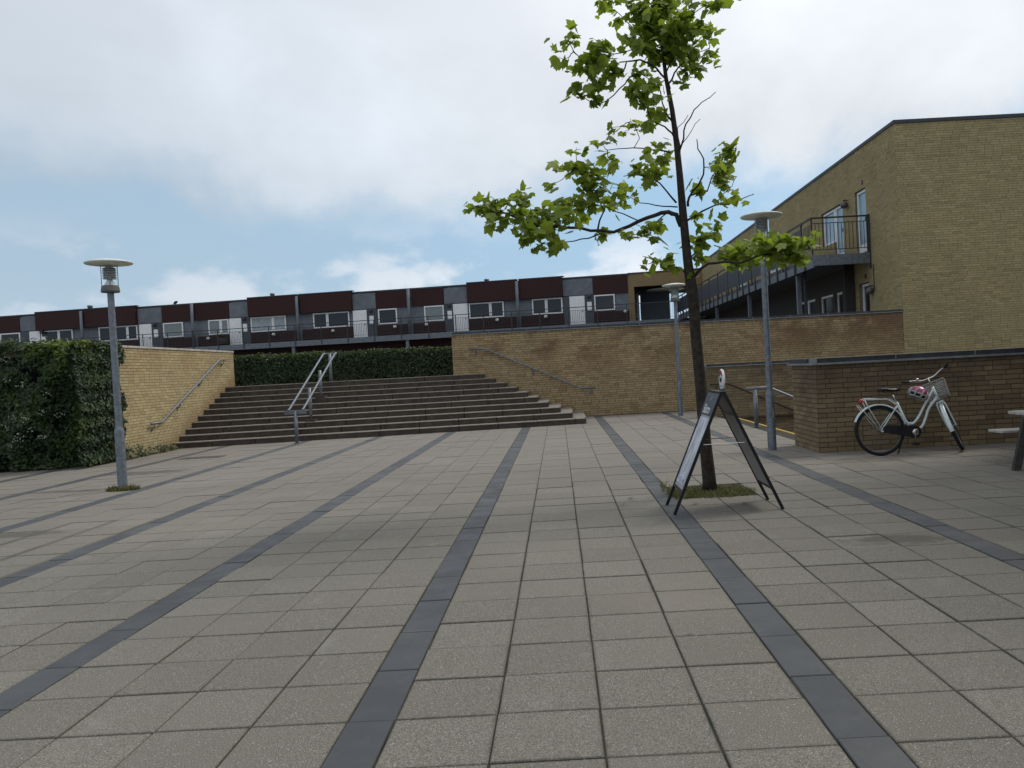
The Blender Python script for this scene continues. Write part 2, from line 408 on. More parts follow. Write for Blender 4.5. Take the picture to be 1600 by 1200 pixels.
def core(m,P,d,L_,z0,z1,thick,openings=()):
    """Wall body behind a brick face, cut round the openings."""
    P=Vector((P[0],P[1],0)); d=Vector((d[0],d[1],0)).normalized(); nrm=Vector((d.y,-d.x,0))
    us=sorted({0,L_}|{min(max(o[i],0),L_) for o in openings for i in (0,2)}); zs=sorted({z0,z1}|{min(max(o[i],z0),z1) for o in openings for i in (1,3)})
    for i in range(len(us)-1):
        j=0
        while j<len(zs)-1:
            um=(us[i]+us[i+1])/2
            def hole(jj):
                zm=(zs[jj]+zs[jj+1])/2
                return any(o[0]<um<o[2] and o[1]<zm<o[3] for o in openings)
            if hole(j): j+=1; continue
            k=j
            while k+1<len(zs)-1 and not hole(k+1): k+=1
            m.obox(P+d*us[i]+Vector((0,0,zs[j])),d*(us[i+1]-us[i]),nrm*(-thick),(0,0,zs[k+1]-zs[j])); j=k+1
    return m
# ------------------------------------------------------------------ ground
WELL=(4.37,13.70,9.6,21.3)       # the stairwell that goes down behind the low wall
g=MB()
def gq(x0,y0,x1,y1,z=-.045): g.face([(x0,y0,z),(x1,y0,z),(x1,y1,z),(x0,y1,z)])
gq(-400,-300,WELL[0],900); gq(WELL[2],-300,400,900); gq(WELL[0],-300,WELL[2],WELL[1]); gq(WELL[0],WELL[3],WELL[2],900)
struct(g.build('ground','soil'),'dark sandy bed under the paving and the land around')
pav=sroot('paving',(0,0,0),'plaza of square grey concrete slabs with dark bands running away')
j=MB(); 
def jq(x0,y0,x1,y1): j.box(x0,y0,-.035,x1,y1,-.009)
jq(-30,-3,WELL[0],24.55); jq(WELL[0],-3,14,WELL[1]-.02)
j.build('joint_sand','joint',pav)
BANDS=[-13.3,-11.62,-9.95,-8.28,-6.38,-4.63,-2.87,-.99,.99,2.97]
BWD=.21; G=.0085
slab_cache={}
def slab_mesh(w,l,mat,k):
    key=(round(w,3),round(l,3),mat,k)
    if key not in slab_cache:
        e=.004; m=MB(); tt=k/5
        x,y=w/2,l/2
        m.hexa([(-x,-y,-.04),(x,-y,-.04),(x,y,-.04),(-x,y,-.04),(-x,-y,-e),(x,-y,-e),(x,y,-e),(-x,y,-e)],tt,skip=(0,1))
        b=len(m.v); m.v+=[(-x+e,-y+e,0),(x-e,-y+e,0),(x-e,y-e,0),(-x+e,y-e,0)]
        m.f.append((b,b+1,b+2,b+3)); m.t.append(tt)
        for a,c in ((0,1),(1,2),(2,3),(3,0)): m.f.append((4+a,4+c,b+c,b+a)); m.t.append(tt)
        me=bpy.data.meshes.new('slab'); me.from_pydata(m.v,[],m.f); me.materials.append(MAT[mat])
        a=me.attributes.new('tint','FLOAT','FACE'); a.data.foreach_set('value',m.t); me.update(); slab_cache[key]=me
    return slab_cache[key]
cells=[]
def inside(x0,y0,x1,y1):
    cx,cy=(x0+x1)/2,(y0+y1)/2
    if x1>WELL[0]-.02 and y1>WELL[1]-.03: return False
    if 1.17<cx<2.10 and 8.74<cy<9.66: return False
    if cy>17.2 and cx<-9.6: return False
    if cy>16.9 and x0<-9.45: return False
    # under the stairs
    if cx<.67 and cy>19.93+(cx+9.45)*.1306+.25: return False
    if cx>3.85 and 12.32<cy<13.58: return cx<3.85
    return cy<24.5
ROW=.4425
for bi in range(len(BANDS)):
    left=BANDS[bi]+BWD; right=BANDS[bi+1] if bi+1<len(BANDS) else left+10*ROW
    ncol=max(1,round((right-left)/ROW)) ; w=(right-left)/ncol
    if bi+1==len(BANDS): ncol=24; w=ROW
    for c in range(ncol):
        ph=3.075+(0 if bi>=5 else (.05,.12,.3,.2,.1)[bi])
        r0=int((-2.5-ph)/ROW)
        for r in range(r0,50):
            y=ph+r*ROW
            cells.append(('paving_slab',left+c*w,y,left+(c+1)*w,y+ROW,'slab_grey'))
    y=-2.5+random.random()*.4
    while y<24.4:
        l=random.choice((.56,.6,.6,.64)); cells.append(('band_slab',BANDS[bi],y,BANDS[bi]+BWD,y+l,'slab_dark')); y+=l
# left edge columns beyond the last band
for c in range(26):
    for r in range(-8,40):
        cells.append(('paving_slab',BANDS[0]-(c+1)*ROW,3.1+r*ROW,BANDS[0]-c*ROW,3.1+(r+1)*ROW,'slab_grey'))
cells=[c for c in cells if inside(*c[1:5])]
def seen(c):
    cx,cy=(c[1]+c[3])/2,(c[2]+c[4])/2
    return cy>2.6 and -.70*cy-.3<cx<.60*cy+.3
for kind in ('paving_slab','band_slab'):
    cs=[c for c in cells if c[0]==kind]; cs.sort(key=lambda c:(not seen(c),math.hypot((c[1]+c[3])/2,(c[2]+c[4])/2)))
    far=MB(); mat=cs[0][5]
    for i,(kd,x0,y0,x1,y1,mt) in enumerate(cs):
        k=min(4,max(0,int(random.gauss(2.5,1.1)))); w=x1-x0-G; l=y1-y0-G
        dz=random.uniform(-.003,.003); jx=random.uniform(-.0022,.0022)
        if i<300 and seen((kd,x0,y0,x1,y1)) and y0<19:
            o=bpy.data.objects.new(kd,slab_mesh(w,l,'slab_grey_near' if mt=='slab_grey' else mt,k)); COL.objects.link(o); o.parent=pav
            o.location=((x0+x1)/2+jx,(y0+y1)/2,dz); o.rotation_euler=(random.uniform(-.003,.003),random.uniform(-.003,.003),random.uniform(-.002,.002))
        else:
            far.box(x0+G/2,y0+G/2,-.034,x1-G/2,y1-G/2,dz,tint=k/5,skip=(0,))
    o=far.build('far_'+kind+'s',mat,pav); o['kind']='stuff'
# tree pit kerb and soil
m=MB(); m.box(1.175,8.745,-.034,2.095,9.655,-.012); struct(m.build('tree_pit','soil'),'square soil pit left open in the paving around the tree')
# manhole lid
m=MB(); m.box(-7.95,16.88,-.03,-7.05,17.30,.004); 
for i in range(6): m.box(-7.90+i*.145,16.92,.004,-7.80+i*.145,17.26,.009)
mh=m.build('manhole_cover','cover_iron',org=(-7.5,17.1,0)); tag(mh,'dark rectangular iron drain cover set in the paving in front of the left wall','drain cover')

# ------------------------------------------------------------------ upper terrace
m=MB()
m.box(-60,24.75,1.0,60,110,1.415); m.box(-60,17.4,1.0,-9.8,24.75,1.412)
m.box(-9.45,24.45,1.0,-3.14,24.75,1.411)
struct(m.build('terrace','terrace'),'upper terrace level above the stairs')

# ------------------------------------------------------------------ stairs
FP=Vector((-9.45,19.93,0)); FD=Vector((10.11,1.32,0)).normalized(); FN=Vector((-FD.y,FD.x,0))
st=sroot('stairs',(-4.5,21,0),'broad flight of ten dark concrete steps with pale edges')
ends=[10.21,9.92,9.65,9.37,9.12,8.88,8.59,8.32,8.03,7.74]; RUN=.37; RIS=.143
for k in range(10):
    zt=RIS*(k+1); P0=FP+FN*RUN*k
    s0=-(P0.x+9.44)/FD.x; u=s0; first=random.uniform(.4,1.0)
    e=ends[k]
    while u<e-.02:
        l=first if u==s0 else 1.0+random.choice((0,.02,-.02)); b=min(u+l,e)
        if e-b<.25: b=e
        dy=random.uniform(-.004,.004); dzz=random.uniform(-.002,.002)
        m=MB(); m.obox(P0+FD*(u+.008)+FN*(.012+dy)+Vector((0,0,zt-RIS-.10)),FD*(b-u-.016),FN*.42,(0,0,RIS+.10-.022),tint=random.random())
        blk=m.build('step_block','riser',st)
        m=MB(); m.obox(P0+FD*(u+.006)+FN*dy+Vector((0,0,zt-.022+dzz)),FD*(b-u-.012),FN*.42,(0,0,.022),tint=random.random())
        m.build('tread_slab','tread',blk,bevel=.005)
        u=b
    # the strip that wraps the corner to the wall
    nx=ends[k+1] if k<9 else ends[k]-.35
    A=P0+FD*(nx-.0)+FN*.40; B=P0+FD*(e)+FN*.425
    x0=(FP+FN*RUN*(k)+FD*(nx)).x-.06; x1=(P0+FD*e).x-.006; y0=B.y+.003
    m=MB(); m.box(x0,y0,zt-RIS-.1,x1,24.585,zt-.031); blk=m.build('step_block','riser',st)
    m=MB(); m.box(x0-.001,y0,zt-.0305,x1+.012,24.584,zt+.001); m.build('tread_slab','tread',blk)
# landing strip in front of the hedge
m=MB(); P0=FP+FN*RUN*9
m.face([tuple(P0+FN*.42+Vector((0,0,1.43))),tuple(P0+FD*7.7+FN*.42+Vector((0,0,1.43))),(-3.14,24.9,1.43),(-9.45,24.9,1.43)])
struct(m.build('landing_pavement','terrace'),'paved landing at the head of the stairs')

# ------------------------------------------------------------------ brick walls
def coping(root,P,d,L_,z,w,over,segs,kind):
    """Row of coping pieces along the wall top; w wall thickness behind P."""
    P=Vector((P[0],P[1],0)); d=Vector((d[0],d[1],0)).normalized(); nrm=Vector((d.y,-d.x,0)); n=max(1,round(L_/segs)); l=L_/n
    for i in range(n):
        a=P+d*(i*l+.003)+nrm*over; dl=d*(l-.006)
        if kind=='light':
            m=MB(); m.obox(a+Vector((0,0,z)),dl,-nrm*(w+2*over),(0,0,.045),tint=random.random()); m.build('coping_piece','coping_light',root)
        elif kind=='flash':
            m=MB(); m.obox(a+Vector((0,0,z+.018)),dl,-nrm*(w+2*over),(0,0,.055)); c=m.build('coping_piece','zinc_dark',root)
            m=MB(); m.obox(a+nrm*.018+Vector((0,0,z-.006)),dl,-nrm*.06,(0,0,.022)); m.build('drip_edge','zinc_grey',c)
            m=MB(); m.obox(a+nrm*.004-d*.006+Vector((0,0,z+.016)),d*.014,-nrm*(w+2*over+.008),(0,0,.064)); m.build('seam','zinc_grey',c)
        else:
            m=MB(); m.obox(a+Vector((0,0,z+.022)),dl,-nrm*(w+2*over),(0,0,.068)); c=m.build('coping_piece','zinc_dark',root)
            m=MB(); m.obox(a+nrm*.03+Vector((0,0,z-.008)),dl,-nrm*.08,(0,0,.03)); m.build('drip_edge','zinc_grey',c)
            m=MB(); m.obox(a+nrm*.006+Vector((0,0,z+.09)),dl,-nrm*.03,(0,0,.008)); m.build('top_edge','coping_light',c)
            m=MB(); m.obox(a+nrm*.005-d*.006+Vector((0,0,z+.022)),d*.012,-nrm*(w+2*over+.01),(0,0,.072)); m.build('seam','zinc_grey',c)
BL,BH=.265,.0747
# left wall: runs away from the viewer along the left of the stairs
lw=thing('brick_wall','yellow brick retaining wall running back along the left side of the stairs','wall',(-9.45,20.5,0))
m=MB(); core(m,(-9.45,16.9),(0,1),7.1,-.1,2.42,.33); m.box(-16.5,16.9,-.1,-9.78,17.2,2.42); m.build('wall_body','mortar_light',lw)
brickwork(lw,(-9.45,16.9),(0,1),7.1,.0,2.42,.235,.066,'brick_yellow',single=lambda u,z:u<4.2)
m=MB()
coping(lw,(-9.45,16.9),(0,1),7.1,2.42,.33,.03,1.1,'light')
o=lw.children[0]
# short back end face of the wall
# tall wall right of the stairs
tw=thing('brick_wall','tall stained yellow-brown brick wall between the stairs and the tall brick house','wall',(3.6,24.6,0))
m=MB(); core(m,(-3.13,24.6),(1,0),13.52,-.1,2.62,.33); m.build('wall_body','mortar_dark',tw)
m=MB(); 
brickwork(tw,(-3.13,24.6),(1,0),13.50,0,2.62,.24,.0672,'brick_brown',single=lambda u,z:u<7.2 and z>1.5)
coping(tw,(-3.13,24.6),(1,0),13.52,2.62,.33,.03,1.1,'flash')
m=MB(); m.box(-3.17,24.58,2.628,-3.131,24.95,2.70); m.build('end_cap','zinc_grey',tw)
# wall along the far side of the stairwell
rw=thing('brick_wall','low brown brick wall across the stairwell, seen behind the pavement sign','wall',(5.5,21.5,0))
m=MB(); core(m,(3.87,21.5),(1,0),7.0,-2.8,1.29,.3); m.build('wall_body','mortar_dark',rw)
brickwork(rw,(3.87,21.5),(1,0),7.0,-1.5,1.29,BL,.0735,'brick_low',single=lambda u,z:z>0 and u<2.8)
brickwork(rw,(3.87,21.8),(0,-1),.3,0,1.29,BL,.0735,'brick_low')
coping(rw,(3.87,21.5),(1,0),7.0,1.29,.3,.03,1.1,'flash')
# low wall the bicycle stands against
bw=thing('brick_wall','low dark brown brick wall with zinc coping that the white bicycle stands against','wall',(6.5,12.4,0))
m=MB(); core(m,(3.87,12.34),(1,0),9.5,-.1,1.325,.35); m.box(3.87,12.69,-.1,4.3,13.60,1.325); m.build('wall_body','mortar_black',bw)
brickwork(bw,(3.87,12.34),(1,0),9.5,0,1.325,BL,BH,'brick_low',single=lambda u,z:u<4.2)
brickwork(bw,(3.87,13.60),(0,-1),1.26,0,1.325,BL,BH,'brick_low',phase=.25,single=lambda u,z:True)
coping(bw,(3.87,12.34),(1,0),9.5,1.325,.35,.035,1.16,'deep')
m=MB(); m.box(3.83,12.68,1.347,4.34,13.63,1.415); c=m.build('coping_piece','zinc_dark',bw)
m=MB(); m.box(3.80,12.28,1.317,3.865,13.65,1.346); m.build('drip_edge','zinc_grey',c)

# ------------------------------------------------------------------ stairwell going down to the right
sw=sroot('stairwell_steps',(4.4,17.5,0),'concrete steps leading down to the right behind the low wall')
for k in range(12):
    m=MB(); m.box(4.44+k*.32,13.72,-.16*(k+1)-.2,4.44+(k+1)*.32+.02,21.19,-.16*(k+1)); m.build('step_block','tread',sw)
m=MB(); m.box(WELL[0],13.62,-2.6,9.6,13.71,-.012); m.box(9.5,13.72,-2.6,9.6,21.2,-.012); m.build('side_wall','mortar_dark',sw)
m=MB(); m.box(4.375,13.73,-.17,4.435,21.19,.0035); o=m.build('painted_edge','yellow_line',sw)

# ------------------------------------------------------------------ the long block at the back
P_=Vector((5.238,58.159,0)); DR=Vector((-.98957,.14402,0)); DO=Vector((-.14402,-.98957,0))
def FW_(u,out,z): return P_+DR*u+DO*out+Vector((0,0,z))
def fbox(m,u0,u1,o0,o1,z0,z1,tint=.5):
    return m.obox(FW_(u1,o0,z0),-DR*(u1-u0),DO*(o1-o0),(0,0,z1-z0),tint)
lb=thing('apartment_block','long low apartment block with dark red and grey cladding and white doors','apartment block',tuple(FW_(27,0,1.4)))
LEN=58
m=MB(); fbox(m,0,LEN,-9,-.06,1.3,7.78); m.build('wall','clad_grey',lb)
m=MB(); fbox(m,-.02,LEN+.2,-9.1,-.0,7.80,7.90); m.build('roof','roof_edge',lb)
greys=[(2.48,4.66),(11.62,13.42),(18.6,20.41),(28.6,30.25),(35.79,37.85),(46.43,48.0),(54.5,56.3)]
posts=[7.9,15.97,24.59,33.05,42.34,50.6]
raised=[(4.66,11.62),(20.41,28.6),(37.85,46.43)]
edges=[0,2.48]; sects=[]
prev=0
for a,b in greys: sects.append((prev,a)); prev=b
sects.append((prev,LEN))
for a,b in sects:
    r=next((1 for x,y in raised if abs(x-a)<.3),0)
    if a==4.66: r=1
    pc=[p for p in posts if a<p<b]; cuts=[a]+pc+[b]
    for i in range(len(cuts)-1):
        p0=cuts[i]+(.13 if i>0 else 0); p1=cuts[i+1]-(.13 if i<len(cuts)-2 else 0)
        o1=.30 if r else .06; zt=7.93 if r else 7.78
        m=MB(); fbox(m,p0-(.13 if i>0 else 0),p1,-.055,o1,6.55,zt)
        c=m.build('red_panel','clad_red',lb)
        m=MB(); fbox(m,p0-.14,p1+.005,-.05,o1+.03,zt+.002,zt+.07); m.build('capping','roof_edge',c)
        m=MB(); fbox(m,p0,p1,-.055,.04,4.45,5.34 if r else 5.30); m.build('lower_panel','clad_red_dark',lb)
for a,b in greys:
    m=MB(); fbox(m,a+.02,b-.02,-.055,.03,6.58,7.70); m.build('grey_panel','clad_grey',lb)
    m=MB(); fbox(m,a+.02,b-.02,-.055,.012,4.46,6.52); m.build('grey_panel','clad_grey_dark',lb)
for p in posts:
    m=MB(); m.tube([FW_(p,.42,4.45),FW_(p,.42,7.82)],.115,8); m.build('downpipe','clad_grey',lb,smooth=True)
def fwindow(u0,u1,z0,z1,kind='pane_dark',par=None,out=.05,mull=None):
    f=MB(); w=.085
    fbox(f,u0,u1,-.03,out,z0,z0+w); fbox(f,u0,u1,-.03,out,z1-w,z1); fbox(f,u0,u0+w,-.03,out-.001,z0+w,z1-w); fbox(f,u1-w,u1,-.03,out-.001,z0+w,z1-w)
    fr=f.build('window','white_paint',lb)
    p=MB(); fbox(p,u0+w,u1-w,-.05,out-.045,z0+w,z1-w); p.build('pane',kind,fr)
for u0,u1,kd in ((22.45,23.55,'pane_dark'),(20.72,22.43,'pane_dark'),(9.0,9.98,'pane_dark'),(10.0,11.58,'pane_dark'),(5.9,6.92,'pane_dark'),(4.72,5.88,'pane_dark'),
                 (17.03,18.47,'pane_dark'),(13.47,14.95,'blind'),(.97,2.43,'pane_dark'),(25.72,26.74,'curtain'),(26.76,28.55,'curtain'),
                 (31.0,32.0,'blind'),(30.35,30.98,'blind'),(34.1,35.75,'blind'),(37.92,38.75,'pane_dark'),(38.77,40.0,'pane_dark'),(40.02,41.2,'pane_dark'),(43.45,44.65,'pane_dark'),(44.67,46.2,'pane_dark'),(48.05,49.8,'pane_dark'),(51.9,53.6,'blind')):
    fwindow(u0,u1,5.38,6.50,kd)
for u0,u1 in ((3.12,4.20),(11.68,12.76),(19.36,20.42),(29.30,30.28),(36.72,37.75),(46.30,47.2),(55.0,56.0)):
    m=MB(); fbox(m,u0,u1,-.02,.055,4.47,6.52); d=m.build('door','white_paint',lb)
    m=MB(); fbox(m,u0+.10,u1-.10,.056,.066,4.60,6.40); m.build('door_leaf','white_paint',d)
    m=MB(); fbox(m,u0+.12,u0+.2,.067,.11,5.40,5.46); m.build('handle','steel_dark',d)
for u,z in ((2.78,6.42),(13.02,6.42),(18.98,6.40),(29.0,6.40),(36.35,6.40),(45.95,6.4)):
    m=MB(); m.lathe([(0,-.14),(.09,-.11),(.14,0),(.10,.12),(0,.15)],FW_(u,.2,z),10); w_=m.build('wall_light','steel_dark',lb,smooth=True)
    m=MB(); fbox(m,u-.16,u+.16,.01,.10,5.45,6.05); m.build('letter_box','white_paint',lb)
for u,z in ((.25,5.2),(5.95,5.18),(9.5,5.16),(14.8,5.15),(17.2,5.12),(22.0,5.1),(26.7,5.1),(32.0,5.1)):
    m=MB(); m.lathe([(0,-.1),(.12,-.06),(.14,.04),(.07,.12),(0,.13)],FW_(u,.16,z),10); m.build('vent_cap','lamp_white',lb,smooth=True)
# lower storey: dark cladding and a few openings under the gallery
m=MB(); fbox(m,0,LEN,-.055,.02,1.42,4.1); m.build('lower_dark_facing','clad_red_dark',lb)
for u0,u1 in ((14.2,16.5),(20.5,22.5),(9,11.2),(26,28),(31.5,33.5)):
    fwindow(u0,u1,2.1,3.3,'pane_dark')
# roof fittings
for u,h,r in ((42.3,.42,.22),(24.9-3.0+5.1,.38,.2),(10.3,.34,.2)):
    m=MB(); m.lathe([(r*.8,0),(r*.8,h*.7),(r,h*.75),(r*.9,h),(0,h+.04)],FW_(u,-.6,7.9),10); m.build('roof_vent','galv',lb,smooth=True)
# gallery deck and rail
m=MB(); fbox(m,0,LEN,.05,1.42,4.26,4.44); dk=m.build('gallery_deck','clad_grey_dark',lb)
m=MB(); fbox(m,0,LEN,1.425,1.5,4.06,4.45); m.build('fascia','galv_dark',lb)
m=MB(); fbox(m,0,LEN,1.46,1.50,5.60,5.65); m.build('top_rail','steel_dark',lb)
m=MB(); fbox(m,0,LEN,1.47,1.49,4.58,4.60); m.build('bottom_rail','steel_dark',lb)
m=MB(); fbox(m,0,LEN,1.47,1.49,5.40,5.42); m.build('bottom_rail','steel_dark',lb)
m=MB(); u=.12
while u<LEN:
    fbox(m,u-.009,u+.009,1.473,1.488,4.60,5.41); u+=.125
o=m.build('baluster_field','steel_dark',lb); o['kind']='stuff'
u=.1
while u<LEN:
    m=MB(); fbox(m,u-.03,u+.03,1.502,1.54,4.12,5.62); m.build('rail_post','steel_dark',lb); u+=2.02
for u in (24.6,15.9,7.3,33.1,41.8,50.3):
    m=MB(); fbox(m,u-.11,u+.11,1.15,1.40,1.40,4.24); m.build('column','galv_dark',lb)
# bird on the roof edge
m=MB(); m.lathe([(0,-.2),(.09,-.1),(.11,.05),(.05,.16),(0,.2)],FW_(34.6,.02,8.02),8,axis=(.8,.1,.45)); b_=m.build('bird','bird_dark',org=FW_(34.6,.02,7.93),smooth=True)
tag(b_,'small dark bird perched on the roof edge of the long block','bird')
# plant pot on the gallery
p=thing('potted_plant','round grey plant pot with a low bush on the gallery of the long block','plant pot',tuple(FW_(30.5,.8,4.45)))
m=MB(); m.lathe([(0,0),(.22,0),(.36,.25),(.38,.5),(.30,.62),(.26,.60)],p['org'],14); m.build('pot','riser',p,smooth=True)
m=MB()
for i in range(220):
    a=random.random()*6.28; r=random.random()*.36; c=Vector(p['org'])+Vector((r*math.cos(a),r*math.sin(a),.6+random.random()*.28*(1-r)))
    t1=Vector((random.uniform(-1,1),random.uniform(-1,1),random.uniform(-1,1))).normalized()*.07; t2=t1.cross(Vector((random.random(),random.random(),1))).normalized()*.05
    m.face([c-t1,c+t2,c+t1,c-t2],random.random())
m.build('foliage','leaf_hedge',p)
# ------------------------------------------------------------------ brick end section of the block with the open passage
es=thing('brick_passage','yellow brick end section with an open passage beside the long block','passage',tuple(FW_(-2.6,0,1.4)))
dR=-DR; Pst=FW_(0,0,0)
L5=5.2; op=[(.42,4.45,4.30,6.92)]
m=MB(); core(m,(Pst.x,Pst.y),(dR.x,dR.y),L5,1.3,7.82,.35,op); m.build('wall_body','mortar_light',es)
brickwork(es,(Pst.x,Pst.y),(dR.x,dR.y),L5,4.0,7.82,.25,.07,'brick_yellow',openings=op)
m=MB(); fbox(m,-5.3,-.02,-6,.05,7.83,7.92); m.build('roof','roof_edge',es)
m=MB(); fbox(m,-5.2,-.35,-8,-.36,6.93,7.8); m.build('ceiling','dark_void',es)
m=MB(); fbox(m,-5.2,-.0,-8,1.4,4.2,4.44); m.build('floor_slab','clad_grey_dark',es)
m=MB(); fbox(m,-.40,-.02,-8,-.36,4.45,6.92); m.build('side_wall','clad_grey_dark',es)
m=MB(); fbox(m,-2.85,-.70,-4.2,-2.8,4.45,6.92); m.build('stair_core','clad_grey_dark',es)
m=MB(); m.lathe([(0,0),(1.3,.0),(1.42,.06),(1.3,.10),(0,.12)],FW_(-2.55,-2.2,6.72),28); m.build('ceiling_light','lamp_white',es,smooth=True)
m=MB(); fbox(m,-5.2,0,1.46,1.5,5.60,5.65); fbox(m,-5.2,0,1.47,1.49,4.58,4.6); m.build('top_rail','steel_dark',es)
for i in range(40):
    m=MB(); fbox(m,-5.1+i*.128,-5.085+i*.128,1.473,1.488,4.6,5.6); m.build('baluster','steel_dark',es)
m=MB(); fbox(m,-5.2,0,1.425,1.5,4.06,4.45); m.build('fascia','galv_dark',es)

# ------------------------------------------------------------------ tall brick house on the right
th=thing('brick_house','tall olive-yellow brick house on the right with steel balcony and gallery','house',(13,30,0))
XW=10.38; YF=24.6; ZR=8.22
# openings on the left face, measured as u from the far end (57.4) towards the viewer
def U(y): return 57.4-y
opl=[(U(28.02),4.80,U(27.08),6.88),(U(31.55),5.55,U(30.2),6.80),(U(30.2),4.80,U(29.25),6.80),
     (U(28.0),1.75,U(27.1),3.78),(U(30.4),1.75,U(29.6),3.72),(U(32.2),2.45,U(30.6),3.72),(U(35.2),2.45,U(32.7),3.72),
     (U(39.6),5.45,U(37.6),6.8),(U(46.6),5.45,U(44.4),6.8)]
m=MB(); core(m,(XW,57.4),(0,-1),57.4-YF,-.1,ZR,.35,opl); core(m,(XW+.35,YF),(1,0),9.0,-.3,ZR,.35)
m.box(XW+.36,57.0,1,19.3,57.4,ZR); m.build('wall_body','mortar_mid',th)
brickwork(th,(XW,YF),(1,0),6.5,-.2,ZR,BL,.0702,'brick_olive',single=lambda u,z:z>4.5)
brickwork(th,(XW,57.4),(0,-1),57.4-YF,1.4,ZR,BL,.0702,'brick_olive',openings=opl)
m=MB(); m.box(XW-.04,YF-.04,ZR,XW+.45,57.5,ZR+.10); m.box(XW+.4501,YF-.04,ZR,19.4,YF+.45,ZR+.10); m.build('roof_edge','roof_edge',th)
m=MB(); m.box(XW+.45,YF+.45,ZR-.2,19.3,57.4,ZR-.05); m.build('roof','roof_edge',th)
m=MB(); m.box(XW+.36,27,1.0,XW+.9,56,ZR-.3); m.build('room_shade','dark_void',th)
def swindow(y0,y1,z0,z1,kd,door=False,rec=.10):
    x=XW+rec; w=.085; m=MB()
    m.box(x-.04,y0,z1-w,x+.05,y1,z1); m.box(x-.04,y0,z0,x+.05,y1,z0+(w if not door else .28))
    zz=z0+(w if not door else .28); m.box(x-.041,y0,zz,x+.05,y0+w*1.2,z1-w); m.box(x-.041,y1-w*1.2,zz,x+.05,y1,z1-w)
    f=m.build('door' if door else 'window','white_paint',th)
    m=MB(); m.box(x,y0+w,zz,x+.03,y1-w,z1-w); m.build('pane',kd,f)
    if door:
        m=MB(); m.box(x-.09,y0+.12,z0+1.0,x-.06,y0+.15,z0+1.12); m.build('handle','steel_dark',f)
swindow(27.10,28.00,4.80,6.86,'pane_blue',True); swindow(30.22,31.52,5.56,6.78,'pane_blue'); swindow(29.27,30.18,4.80,6.78,'pane_blue',True)
swindow(27.12,27.98,1.78,3.76,'pane_dark',True,.14); swindow(29.62,30.38,1.78,3.70,'pane_dark',True,.1); swindow(30.62,32.18,2.46,3.70,'pane_dark'); 
swindow(32.72,33.9,2.46,3.70,'pane_dark'); swindow(33.92,35.18,2.46,3.70,'pane_dark'); swindow(37.62,39.58,5.46,6.78,'pane_blue'); swindow(44.42,46.58,5.46,6.78,'pane_blue')
for y,z in ((28.72,6.62),(26.75,3.45)):
    m=MB(); m.lathe([(0,-.13),(.09,-.10),(.13,0),(.10,.08),(.04,.13),(0,.13)],(XW-.14,y,z),14); l_=m.build('wall_light','hub_grey',th,smooth=True)
    m=MB(); m.tube([(XW-.16,y,z+.16),(XW,y,z+.16)],.02,6); m.build('bracket','steel_dark',l_)
for y,z in ((27.3,7.08),(27.35,3.98)):
    m=MB(); m.box(XW-.02,y-.06,z-.07,XW-.006,y+.06,z+.07); m.build('air_vent','steel_dark',th)
m=MB(); m.tube([(XW-.03,26.62,4.3),(XW-.03,26.62,3.45)],.012,6); m.build('cable','steel_dark',th)
# gallery with its end balcony
XB=8.45; YB=26.8; YE=56.6
m=MB(); m.box(XB+.06,YB+.06,4.52,XW-.02,YE,4.70); m.build('gallery_deck','clad_grey_dark',th)
m=MB(); m.box(XB+.002,YB,4.36,XW-.03,YB+.055,4.70); m.build('fascia','galv_dark',th)
m=MB(); m.box(XB,YB+.001,4.30,XB+.058,YE,4.55); m.build('fascia','galv_dark',th)
y=YB+.7
while y<YE:
    m=MB(); m.box(XB-.05,y,4.28,XB-.002,y+.10,4.80); m.build('bracket','steel_dark',th); y+=1.15
m=MB(); m.box(XB,YB-.002,5.88,XW-.06,YB+.05,5.93); m.build('top_rail','steel_rust',th)
m=MB(); m.box(XB-.002,YB+.051,5.88,XB+.05,YE,5.93); m.build('top_rail','steel_dark',th)
for zz in (5.72,4.86):
    m=MB(); m.box(XB+.05,YB+.012,zz,XW-.1,YB+.036,zz+.022); m.build('cross_rail','steel_rust',th)
for i in range(15):
    x=XB+.14+i*.122; m=MB(); m.box(x,YB+.016,4.88,x+.016,YB+.032,5.72); m.build('baluster','steel_rust',th)
for x in (XB+.002,XW-.115): 
    m=MB(); m.box(x,YB+.003,4.71,x+.05,YB+.045,5.878); m.build('rail_post','steel_rust',th)
m=MB(); m.box(XW-.05,YB-.003,4.2,XW-.012,YB+.05,5.95); m.build('rail_post','steel_dark',th)
# first open bay, then screens
for i in range(6):
    y=YB+.2+i*.13; m=MB(); m.box(XB+.016,y,4.88,XB+.032,y+.016,5.72); m.build('baluster','steel_dark',th)
y=YB+1.15; 
while y<YE-2:
    m=MB(); m.box(XB+.012,y+.06,4.84,XB+.04,y+2.34,5.74); m.build('screen_panel','screen_panel',th)
    m=MB(); m.box(XB+.0,y-.03,4.55,XB+.055,y+.03,5.878); m.build('rail_post','steel_dark',th)
    y+=2.42
for y in (29.0,36.4,43.8,51.2):
    m=MB(); m.box(XB+.10,y-.08,1.38,XB+.24,y+.08,4.29); m.build('column','galv_dark',th)
m=MB(); m.box(XB+.34,28.8,1.4,XB+.4,29.0,4.5); m.build('downpipe','steel_dark',th)
